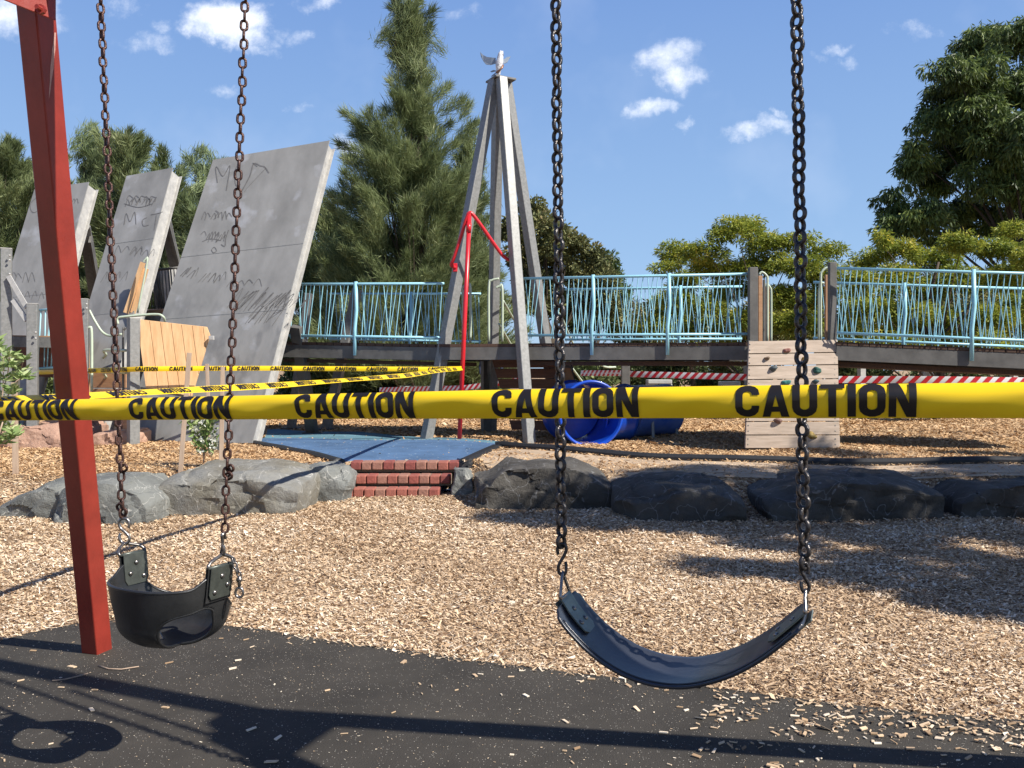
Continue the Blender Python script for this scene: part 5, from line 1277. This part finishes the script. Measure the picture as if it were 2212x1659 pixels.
def plume_tree(label, D, prof, m='casuarina', x_mid=None, n_pl=170, n_nd=230, L=.42, W=.020, group='casuarina trees beyond the playground', seed=0, spread=.38, droop=.12, dens_shell=.55, plen=(.9,2.2), up=.75, trunk_r=.22, tips=()):
    """prof: list of (y_px, left_px, right_px) outline at depth D"""
    global rng
    rs = np.random.default_rng(seed); old = rng; rng = rs; random.seed(seed)
    ys = [q[0] for q in prof]; lx = [q[1] for q in prof]; rx = [q[2] for q in prof]
    xm = x_mid or (lx[-1]+rx[-1])/2; b = P(xm, HY, D); base = V(b.x, D, HH(b.x, D))
    t = thing('casuarina_tree', label, 'tree', base, group)
    Q = []; T = []
    z_of = lambda y: CH+(HY-y)/F*D
    area = [max(1, (r_-l_)) for _, l_, r_ in prof]; yy = np.linspace(ys[0], ys[-1], 200); wt = np.interp(yy, ys, area); wt = wt/wt.sum()
    tipsP = []
    heads = [(rs.choice(yy, p=wt), None) for _ in range(n_pl)]+[(y, x) for x, y in tips]
    for y, xf in heads:
        l, r = np.interp(y, ys, lx), np.interp(y, ys, rx); cxp = (l+r)/2; hw = (r-l)/2/F*D
        th = rs.uniform(0, 2*math.pi); rad = rs.uniform(dens_shell*.8, 1.13)**.8
        if xf is not None: tip = P(xf, y, D)
        else: tip = np.array([((cxp-CX)/F*D)+hw*rad*math.cos(th), D+min(hw, 2.8)*rad*math.sin(th), z_of(y)]); tip = V(*tip)
        out = V(tip.x-(cxp-CX)/F*D, tip.y-D, 0); ol = out.length+1e-6
        d = (out/ol*(.35+.5*min(1, ol/1.5))+V(rs.normal(0,.15), rs.normal(0,.15), up+rs.normal(0,.18))).normalized()
        pl = rs.uniform(*plen)*(.6 if xf is not None else 1); n = int(n_nd*pl*(1.4 if xf is not None else 1))
        k = rs.uniform(0, 1, n)**.8; c0 = np.array(tip-d*pl); dn = np.array(d)
        ctr = c0+dn*(pl*k)[:, None]; ctr[:, 2] -= droop*pl*k*k
        wd = .05+.34*np.sin(np.clip(k*1.05, 0, 1)*math.pi)**.7*min(1, pl*.55)
        nd = norm(dn*1.0+rs.normal(0, spread, (n, 3))+np.array([0, 0, .05]))
        p = ctr+rs.normal(0, 1, (n, 3))*wd[:, None]*.42
        clump = rs.normal(.42, .13); tn = np.clip(clump+rs.normal(0, .15, n)+.12*(k-.5), 0, 1)
        q, tt = leafcards(p, nd, L*rs.uniform(.5, 1.2, n), W*rs.uniform(.7, 1.5, n), tn); Q.append(q); T.append(tt)
        if rs.random() < .22: tipsP.append(V(*c0)+d*pl*.5)
    crown_from('crown', Q, T, m, t)
    limb_tree(t, base, tipsP or [base+V(0,0,5)], trunk_r)
    rng = old; return t
prof = [(-70,872,880),(-20,868,890),(20,864,900),(60,858,918),(110,850,925),(160,852,935),(200,835,950),(240,790,972),(270,764,982),(310,760,998),(350,742,1014),(400,728,1034),(450,725,1042),(500,714,1046),(560,700,1045),(620,680,1055),(700,650,1065),(760,650,1070)]
plume_tree('tallest casuarina tree with a pointed dense crown, left of the steel tower', 25, prof, n_pl=380, n_nd=400, L=.36, W=.013, seed=21, x_mid=905, plen=(.8,2.0), tips=[(905,-5),(872,-60),(934,20),(928,48),(846,15),(838,70),(850,-10),(968,180),(790,248),(745,240),(755,335),(735,310),(742,420),(712,440),(1012,225),(1000,210),(1022,260),(1035,350),(1045,430)], spread=.42)
prof2 = [(215,1005,1018),(260,995,1030),(320,985,1035),(400,980,1045),(500,985,1062),(600,980,1080),(760,980,1090)]
plume_tree('slimmer casuarina behind the left tower leg', 26.5, prof2, n_pl=110, n_nd=260, L=.34, W=.018, seed=22, x_mid=1015)
for lab, D, pf, sd, mm, n in (
  ('casuarina with brown tinged top at the far left edge behind the panels', 30, [(275,-60,25),(300,-100,60),(360,-120,90),(450,-140,110),(560,-150,130),(800,-160,150)], 31, 'casuarina', 190),
  ('casuarina with thin spire directly right of the red swing post', 31, [(255,178,200),(285,170,215),(330,168,240),(400,150,260),(500,130,280),(800,120,300)], 32, 'casuarina_grey', 150),
  ('rounded casuarina between the two swing chains on the left', 29, [(262,235,280),(290,215,325),(340,205,345),(400,195,362),(500,190,380),(800,180,400)], 33, 'casuarina', 210),
  ('small dark casuarina showing between the first two leaning panels', 33, [(290,95,125),(340,80,170),(420,70,190),(560,60,200),(800,50,210)], 34, 'casuarina', 120),
  ('short casuarina behind the middle leaning panel', 30, [(318,338,362),(340,325,385),(400,318,420),(520,310,450),(800,300,470)], 35, 'casuarina', 130),
  ('sparse pale casuarina with visible stems left of the largest panel', 28, [(300,402,430),(325,392,470),(360,395,495),(420,380,520),(540,370,540),(800,360,560)], 36, 'casuarina_grey', 95),
  ('pale feathery casuarina rising between the middle and largest panels', 32, [(300,440,470),(330,425,505),(380,415,540),(460,405,560),(800,400,580)], 39, 'casuarina_grey', 120),
  ('dense olive casuarina behind the farthest left panel', 31, [(300,20,60),(330,0,110),(400,-10,150),(520,-20,190),(800,-30,210)], 40, 'casuarina', 150),
  ('casuarina filling the space behind the largest panel and left footbridge', 29, [(420,690,740),(480,650,790),(560,620,830),(660,600,850),(800,590,860)], 37, 'casuarina', 200),
  ('broad low casuarina behind the tower and left footbridge', 28, [(500,840,1000),(560,820,1080),(660,800,1120),(800,790,1140)], 38, 'casuarina', 200)):
    plume_tree(lab, D, pf, m=mm, n_pl=n, n_nd=300, L=.36, W=.021, seed=sd, trunk_r=.16)

def clump_tree(label, D, clumps, m, base_px, n_leaf, L, W, seed, mode='out', trunk_r=.2, group=None, name='broadleaf_tree', bark='bark', dy=1.6, cat='tree', hub=True, droop=.5, shell=.6, base=None, trunk=True, sub=24):
    """clumps: (px,py,rpx,rpy) ellipses"""
    rs = np.random.default_rng(seed); random.seed(seed); global rng; old = rng; rng = rs
    if base is None: b = P(base_px, HY, D); base = V(b.x, D, HH(b.x, D))
    t = thing(name, label, cat, base, group); Q = []; T = []; tips = []
    for cl in clumps:
        if len(cl) == 4:
            x, y, rx, ry = cl; Dd = D+rs.uniform(-dy, dy); c = P(x, y, Dd); rx, ry = rx/F*D, ry/F*D; rz = min(rx, ry)*1.1
        else: c = V(cl[0], cl[1], cl[2]); rx, ry, rz = cl[3], cl[4], cl[5]
        tips.append(c); c = np.array(c); n_sub = max(9, int(sub*math.sqrt(rx*ry)))
        for _ in range(n_sub):
            u = norm(rs.normal(size=3)); k = rs.uniform(.35, 1)**.6; sc = c+u*np.array([rx, rz, ry])*k*.85
            sr = .30*math.sqrt(rx*ry)*rs.uniform(.6, 1.3)+.05; n = int(n_leaf*sr*sr*rs.uniform(.7, 1.3))+8
            v = norm(rs.normal(size=(n, 3))); rr = (rs.uniform(shell**3, 1, n)**(1/3)*rs.choice([1,1,1,1.35], n))[:, None]; p = sc+v*rr*sr*np.array([1.15, 1.15, .72])
            if mode == 'droop': d = norm(v*.5+rs.normal(0,.35,(n,3))+np.array([0,0,-droop*1.6]))
            elif mode == 'pin': d = norm(v*np.array([1,1,.4])+rs.normal(0,.45,(n,3))+np.array([0,0,-droop]))
            else: d = norm(v+rs.normal(0,.6,(n,3)))
            tn = np.clip(rs.normal(.45, .13)+rs.normal(0, .17, n)+.1*v[:, 2], 0, 1)
            q, tt = leafcards(p, d, L*rs.uniform(.6, 1.3, n), W*rs.uniform(.6, 1.4, n), tn); Q.append(q); T.append(tt)
    crown_from('crown', Q, T, m, t)
    if trunk: limb_tree(t, base, tips, trunk_r, bark)
    rng = old; return t
# big dark gum at right
gum = [(2130,100,70,45),(2200,90,70,50),(2060,150,50,35),(2120,170,60,45),(2040,215,55,50),(2190,190,60,55),(2100,255,70,55),(2010,275,40,45),(2180,300,70,60),(2060,330,70,50),(1975,345,42,45),(2130,385,70,45),(2000,400,55,40),(2215,400,60,50),(1925,440,42,38),(1985,465,55,45),(2060,460,55,40),(1940,490,45,28),(2120,470,60,40),(2200,480,60,45),(2270,300,70,160),(2290,120,60,70),(2030,505,50,22)]
clump_tree('large dark gum tree with drooping leaves at the upper right', 27, gum, 'gum', 2240, 2600, .22, .050, 41, 'droop', .36, bark='darkbark', dy=1.8)
far_gum = [(x_, y_+30, a_, b_) for x_, y_, a_, b_ in [(1150,430,30,40),(1180,470,50,40),(1230,500,40,32),(1280,525,38,25),(1140,520,50,45),(1200,545,60,40),(1270,570,50,35),(1310,575,28,28),(1150,600,60,50),(1230,620,60,45),(1300,630,45,35),(1110,470,30,50)]]
clump_tree('rounded brownish green tree between the tower leg and the belt swing chain', 32, far_gum, 'bush', 1190, 2200, .17, .08, 42, 'out', .22)
clump_tree('dark green tree with downward sloping outline right of the brownish tree', 36, [(1330,600,20,20),(1310,560,28,25),(1290,600,45,40),(1335,640,28,30),(1260,680,60,40),(1340,700,40,30)], 'gum', 1290, 2200, .18, .08, 43, 'out', .18)
loc1 = [(1455,545,45,22),(1520,540,50,22),(1590,500,55,26),(1620,485,35,18),(1660,530,60,24),(1730,520,40,20),(1790,540,38,18),(1440,580,30,16),(1560,570,70,26),(1640,575,60,26),(1720,575,60,26),(1780,590,50,26),(1480,610,50,24),(1580,625,60,26),(1680,640,60,28),(1760,645,60,28),(1520,665,40,18),(1620,690,60,25),(1720,700,60,26),(1440,650,36,20),(1560,720,50,20),(1410,700,34,20),(1480,715,36,18)]
clump_tree('yellow green tree with feathery leaves behind the level footbridge', 20, loc1, 'locust', 1640, 6200, .105, .026, 51, 'pin', .13, group='yellow green feathery trees behind the footbridges', droop=.35, dy=1.2, sub=44)
loc2 = [(1880,560,45,22),(1900,520,16,30),(1950,540,50,22),(2010,560,60,26),(2080,520,50,22),(2150,540,50,24),(2190,500,40,20),(1860,610,40,26),(1930,600,50,26),(2010,620,60,30),(2090,600,60,30),(2170,600,60,30),(1880,670,50,30),(1960,680,60,30),(2050,690,60,30),(2140,680,60,30),(2210,660,50,40),(2230,560,40,40),(1840,720,50,26),(1930,740,60,24),(2040,745,60,22),(2150,740,60,24)]
clump_tree('yellow green tree with feathery leaves behind the sloping footbridge', 18.5, loc2, 'locust', 2020, 6400, .105, .026, 52, 'pin', .13, group='yellow green feathery trees behind the footbridges', droop=.35, dy=1.2, sub=48)
for i, (x, y, rx, ry, D, lab) in enumerate(((1500,680,110,60,26,'olive green tree filling the gap behind the middle of the level footbridge'),(1690,690,110,70,25,'olive green tree behind the right end of the level footbridge'),(1880,680,100,70,25,'olive green tree behind the left end of the sloping footbridge'),(2060,660,120,80,24,'olive green tree behind the middle of the sloping footbridge'),(2220,650,110,90,24,'olive green tree at the right photo edge behind the sloping footbridge'),(1395,700,60,60,29,'small olive tree in the gap left of the yellow green tree'))):
    k = [(x+rx*a, y+ry*b, rx*.40, ry*.42) for a, b in ((-.6,.1),(0,-.2),(.6,.1),(-.35,-.5),(.35,-.55),(0,.4),(-.75,.6),(.75,.6),(.1,.8),(-.3,.2))]
    clump_tree(lab, D, k, 'bush' if i % 2 else 'locust', x, 3800, .13, .045, 90+i, 'pin', .10, group='olive trees beyond the footbridges', droop=.3, dy=1.0, name='small_tree')
# understorey shrubs
for i, (x, y, rx, ry, D, lab) in enumerate(((1300,770,90,30,26,'dark low shrub under the level footbridge, right of the timber wall'),(1450,775,80,28,28,'low green shrub under the middle of the level footbridge'),(1580,780,70,30,27,'low pale green shrub left of the climbing wall'),(1860,790,70,26,25,'low green shrub under the start of the sloping footbridge'),(2040,800,110,24,26,'wide low green shrub under the sloping footbridge'),(2200,800,70,24,26,'low shrub at the right photo edge under the sloping footbridge'),(700,790,90,40,27,'dark low shrub right of the largest panel under the left footbridge'),(880,800,90,36,27,'dark low shrub seen between the largest panel and the tower'),(1030,800,60,40,29,'dark low shrub seen through the tower legs'),(1400,730,60,50,34,'distant dense shrub seen through the level bridge railing'),(60,800,120,60,28,'dark low shrub behind the panels at the far left'),(330,760,120,60,28,'dark low shrub behind the middle leaning panel'))):
    y += 24; ry *= 1.35; k = [(x+rx*a, y+ry*b, rx*.42, ry*.6) for a, b in ((-.6,.2),(0,0),(.6,.15),(-.3,-.35),(.35,-.3),(0,.5),(-.75,.5),(.75,.5))]
    clump_tree(lab, D, k, 'scrub', x, 2600, .16, .06, 60+i, 'out', .05, name='shrub', cat='shrub', group='low shrubs beyond the play area', dy=.8)
# trees beyond the right side of the frame that shade the boulders
def shade_tree(label, base, centres, seed):
    clump_tree(label, 1, centres, 'gum', 0, 2600, .20, .06, seed, 'droop', .2, bark='darkbark', base=base)
sh = []
def over(gx, gy, z, r, rz=None): sh.append((gx-SH[0]*z, gy-SH[1]*z, z, r, (rz or .35), r))
for gx, gy, z, r in ((.15,8.25,5.2,.42),(.9,8.35,5.3,.55),(1.7,8.2,5.2,.6),(2.5,8.1,5.4,.6),(3.3,8.2,5.2,.6),(4.1,8.1,5.4,.6),(4.9,8.3,5.2,.6),(5.7,8.1,5.4,.6),
                     (1.6,7.55,5.0,.3),(2.6,7.4,5.2,.35),(3.6,7.5,5.0,.32),(4.6,7.3,5.2,.4),(1.9,9.3,5.7,.4),(3.2,9.6,5.8,.55),(4.6,9.4,5.6,.6),(6.0,9.5,5.8,.7),(5.5,10.9,6.1,.6),(3.9,11.1,6.2,.4),(1.2,9.0,5.5,.35),(2.4,8.9,5.6,.45),(3.7,8.9,5.4,.4),(5.2,8.9,5.5,.5),(.5,7.75,5.1,.25),(1.1,7.7,5.2,.3),(2.1,7.6,5.2,.35),(3.1,7.4,5.2,.4),(4.2,7.5,5.2,.4)): over(gx, gy, z, r)
shade_tree('tree standing beyond the right side of the photo shading the boulders', V(9.6,4.4,0), list(sh), 71)
sh.clear()
for gx, gy, z, r in ((1.75,6.0,5.0,.2),(2.3,5.8,5.2,.36),(2.95,5.6,5.1,.42),(3.5,5.9,5.3,.42),(3.4,5.2,5.0,.36),(2.7,5.15,5.2,.2),(4.1,5.3,5.2,.5),(4.3,6.3,5.1,.35),(3.2,6.5,5.1,.22),(4.9,5.7,5.2,.5),(2.0,6.9,5.3,.22),(3.0,6.9,5.4,.28),(4.0,7.0,5.4,.3),(2.6,6.2,5.4,.25),(3.3,5.7,5.4,.4),(3.9,4.9,5.2,.3),(1.5,6.05,5.2,.16)): over(gx, gy, z, r*1.12, .3)
shade_tree('smaller tree beyond the right side of the photo shading the wood chips', V(8.9,2.4,0), list(sh), 72)

# small plants
def sapling():
    D = 9.2; b = P(440, 1000, D); b.z = HH(b.x, b.y); t = thing('flowering_sapling', 'young sapling with pale green leaves and white blossoms between garden stakes', 'plant', b)
    rs = np.random.default_rng(5); st = MB(); Q = []; T = []; Qp = []; Tp = []
    stems = [((440,1000),(441,955),(434,915),(428,900)),((440,990),(448,950),(455,920),(462,905)),((440,985),(432,950),(418,925),(400,905)),((441,980),(455,965),(466,958)),((441,975),(430,965),(425,955)),((440,960),(446,930),(448,908))]
    for s_ in stems:
        q = smooth_path([P(x, y, D+rs.uniform(-.06,.06)) for x, y in s_], 5); st.tube(q, [.008*(1-.7*i/(len(q)-1)) for i in range(len(q))], 6)
        for i, p in enumerate(q[4:]):
            n = 9; pp = np.array(p)+rs.normal(0,.02,(n,3)); d = norm(rs.normal(0,1,(n,3))+np.array([0,-.3,.1])); a, b_ = leafcards(pp, d, rs.uniform(.05,.10,n), rs.uniform(.022,.035,n), rs.uniform(0,1,n)); Q.append(a); T.append(b_)
    for x, y in ((420,925),(424,930),(455,945),(460,950),(470,955),(466,940),(435,950),(474,962),(438,912),(456,962),(468,968),(430,975)):
        c = np.array(P(x, y, D-.08)); n = 14; d = norm(rs.normal(size=(n,3))); a, b_ = leafcards(c+rs.normal(0,.008,(n,3)), d, rs.uniform(.03,.05,n), rs.uniform(.02,.035,n), rs.uniform(0,1,n)); Qp.append(a); Tp.append(b_)
    st.build('stem', M['stake'], t, smooth=True); crown_from('leaves', Q, T, 'fresh', t); crown_from('blossoms', Qp, Tp, 'petal', t)
sapling()
def left_shrub():
    D = 7.9; b = P(-20, 1030, D); b.z = HH(b.x, b.y); t = thing('leafy_shrub', 'pale green broad leaved shrub cut off by the left edge of the photo', 'shrub', b)
    rs = np.random.default_rng(6); st = MB(); Q = []; T = []
    for s_ in (((-20,1030),(-10,950),(5,860),(8,760)),((-20,1020),(0,930),(30,850),(52,775)),((-25,1000),(0,900),(30,830),(58,812)),((-20,1010),(-5,930),(12,900),(30,850)),((-25,1020),(-10,960),(10,955),(28,940)),((-30,980),(-20,870),(-12,780),(-10,740)),((-25,1010),(-8,970),(8,925),(32,935)),((-25,990),(-4,880),(16,810),(20,770))):
        q = smooth_path([P(x, y, D+rs.uniform(-.25,.25)) for x, y in s_], 5); st.tube(q, [.010*(1-.7*i/(len(q)-1)) for i in range(len(q))], 6)
        for k in (.5,.65,.8,.9,1.0):
            p = np.array(q[min(len(q)-1, int(k*(len(q)-1)))]); n = 16; a0 = rs.uniform(0,6.28,n); d = norm(np.stack([np.cos(a0), np.sin(a0), rs.uniform(-.1,.9,n)], -1))
            a, b_ = leafcards(p+rs.normal(0,.01,(n,3)), d, rs.uniform(.07,.13,n), rs.uniform(.022,.036,n), rs.uniform(.1,1,n)); Q.append(a); T.append(b_)
    st.build('stem', M['stake'], t, smooth=True); crown_from('leaves', Q, T, 'fresh', t)
left_shrub()
# distant odds and ends
for i, (x, yt, D, w, m) in enumerate(((1861,757,22,15,'galv_light'),(1785,757,18,16,'galv'),(1600+10,770,20,8,'galv'),(2010,760,20,16,'galv_light'),(1995,762,24,16,'galv'),(2190,778,20,14,'galv_light'),(1500,782,30,5,'galv'))):
    post(('pale post under the sloping footbridge, second from the climbing wall','grey post right beside the climbing wall under the sloping footbridge','thin grey post left of the climbing wall in the distance','thick pale post under the middle of the sloping footbridge','grey post behind the thick pale post under the sloping footbridge','pale post at the right photo edge under the sloping footbridge','slender distant post under the level footbridge')[i], x-w/2, x+w/2, yt, D, m, ang=.2, name='bollard_post', group='posts beyond the footbridges')
def bench(label, x0, x1, ytop, D):
    a, b = P(x0, ytop, D), P(x1, ytop, D); t = thing('concrete_bench', label, 'bench', V((a.x+b.x)/2, D, HH(a.x, D)))
    MB().prism([a, b, b+V(0,.45,0), a+V(0,.45,0)], (0,0,-.12)).build('seat', M['white_post'], t, bevel=.02)
    for k in (.2, .8): c = a.lerp(b, k)+V(0,.22,-.12); MB().box((c.x, c.y, (c.z+HH(c.x,c.y))/2-.02), (.3,.35, c.z-HH(c.x,c.y)+.04)).build('support', M['white_post'], t, bevel=.015)
bench('pale concrete bench under the left part of the level footbridge', 1400, 1452, 820, 24)
bench('pale concrete bench behind the tower legs beneath striped tape', 860, 1010, 834, 24)
bench('dark topped low concrete seat left of the climbing wall', 1560, 1600, 824, 22)
def far_person():
    t = thing('person', 'distant person in dark shirt and yellow cap standing behind the tower deck', 'person', P(1061, 880, 21))
    import bmesh
    b = P(1061, HY, 21); z0 = HH(b.x, 21); me = bpy.data.meshes.new('body'); bm = bmesh.new(); sk = bm.verts.layers.skin.verify()
    J = {'pel':((0,0,.92),.15),'chest':((0,0,1.28),.17),'neck':((0,0,1.46),.06),'head':((0,-.01,1.60),.10),'top':((0,0,1.68),.09),'ls':((-.19,0,1.38),.06),'le':((-.27,.02,1.12),.045),'lh':((-.25,-.08,.90),.035),'rs':((.19,0,1.38),.06),'re':((.27,.02,1.12),.045),'rh':((.22,-.12,.92),.035),'lk':((-.10,-.02,.50),.07),'lf':((-.11,0,.08),.05),'lt':((-.12,-.14,.04),.04),'rk':((.10,-.02,.50),.07),'rf':((.12,0,.08),.05),'rt':((.13,-.14,.04),.04)}
    vv = {}
    for k, (p, r) in J.items(): v = bm.verts.new(p); v[sk].radius = (r, r); v[sk].use_root = k == 'pel'; vv[k] = v
    for a, c in (('pel','chest'),('chest','neck'),('neck','head'),('head','top'),('chest','ls'),('ls','le'),('le','lh'),('chest','rs'),('rs','re'),('re','rh'),('pel','lk'),('lk','lf'),('lf','lt'),('pel','rk'),('rk','rf'),('rf','rt')): bm.edges.new((vv[a], vv[c]))
    bm.to_mesh(me); bm.free(); me.materials.append(M['navy']); o = bpy.data.objects.new('body', me); COL.objects.link(o); o.parent = t; o.location = V(b.x, 21, z0)-t.location
    o.modifiers.new('skin', 'SKIN'); s_ = o.modifiers.new('sub', 'SUBSURF'); s_.levels = 2; s_.render_levels = 2
    MB().tube([V(b.x,21,z0+1.60), V(b.x,21,z0+1.68), V(b.x,21,z0+1.72), V(b.x,21,z0+1.74)], [.118,.115,.08,.02], 14).build('cap', M['shirt'], t, smooth=True)
far_person()
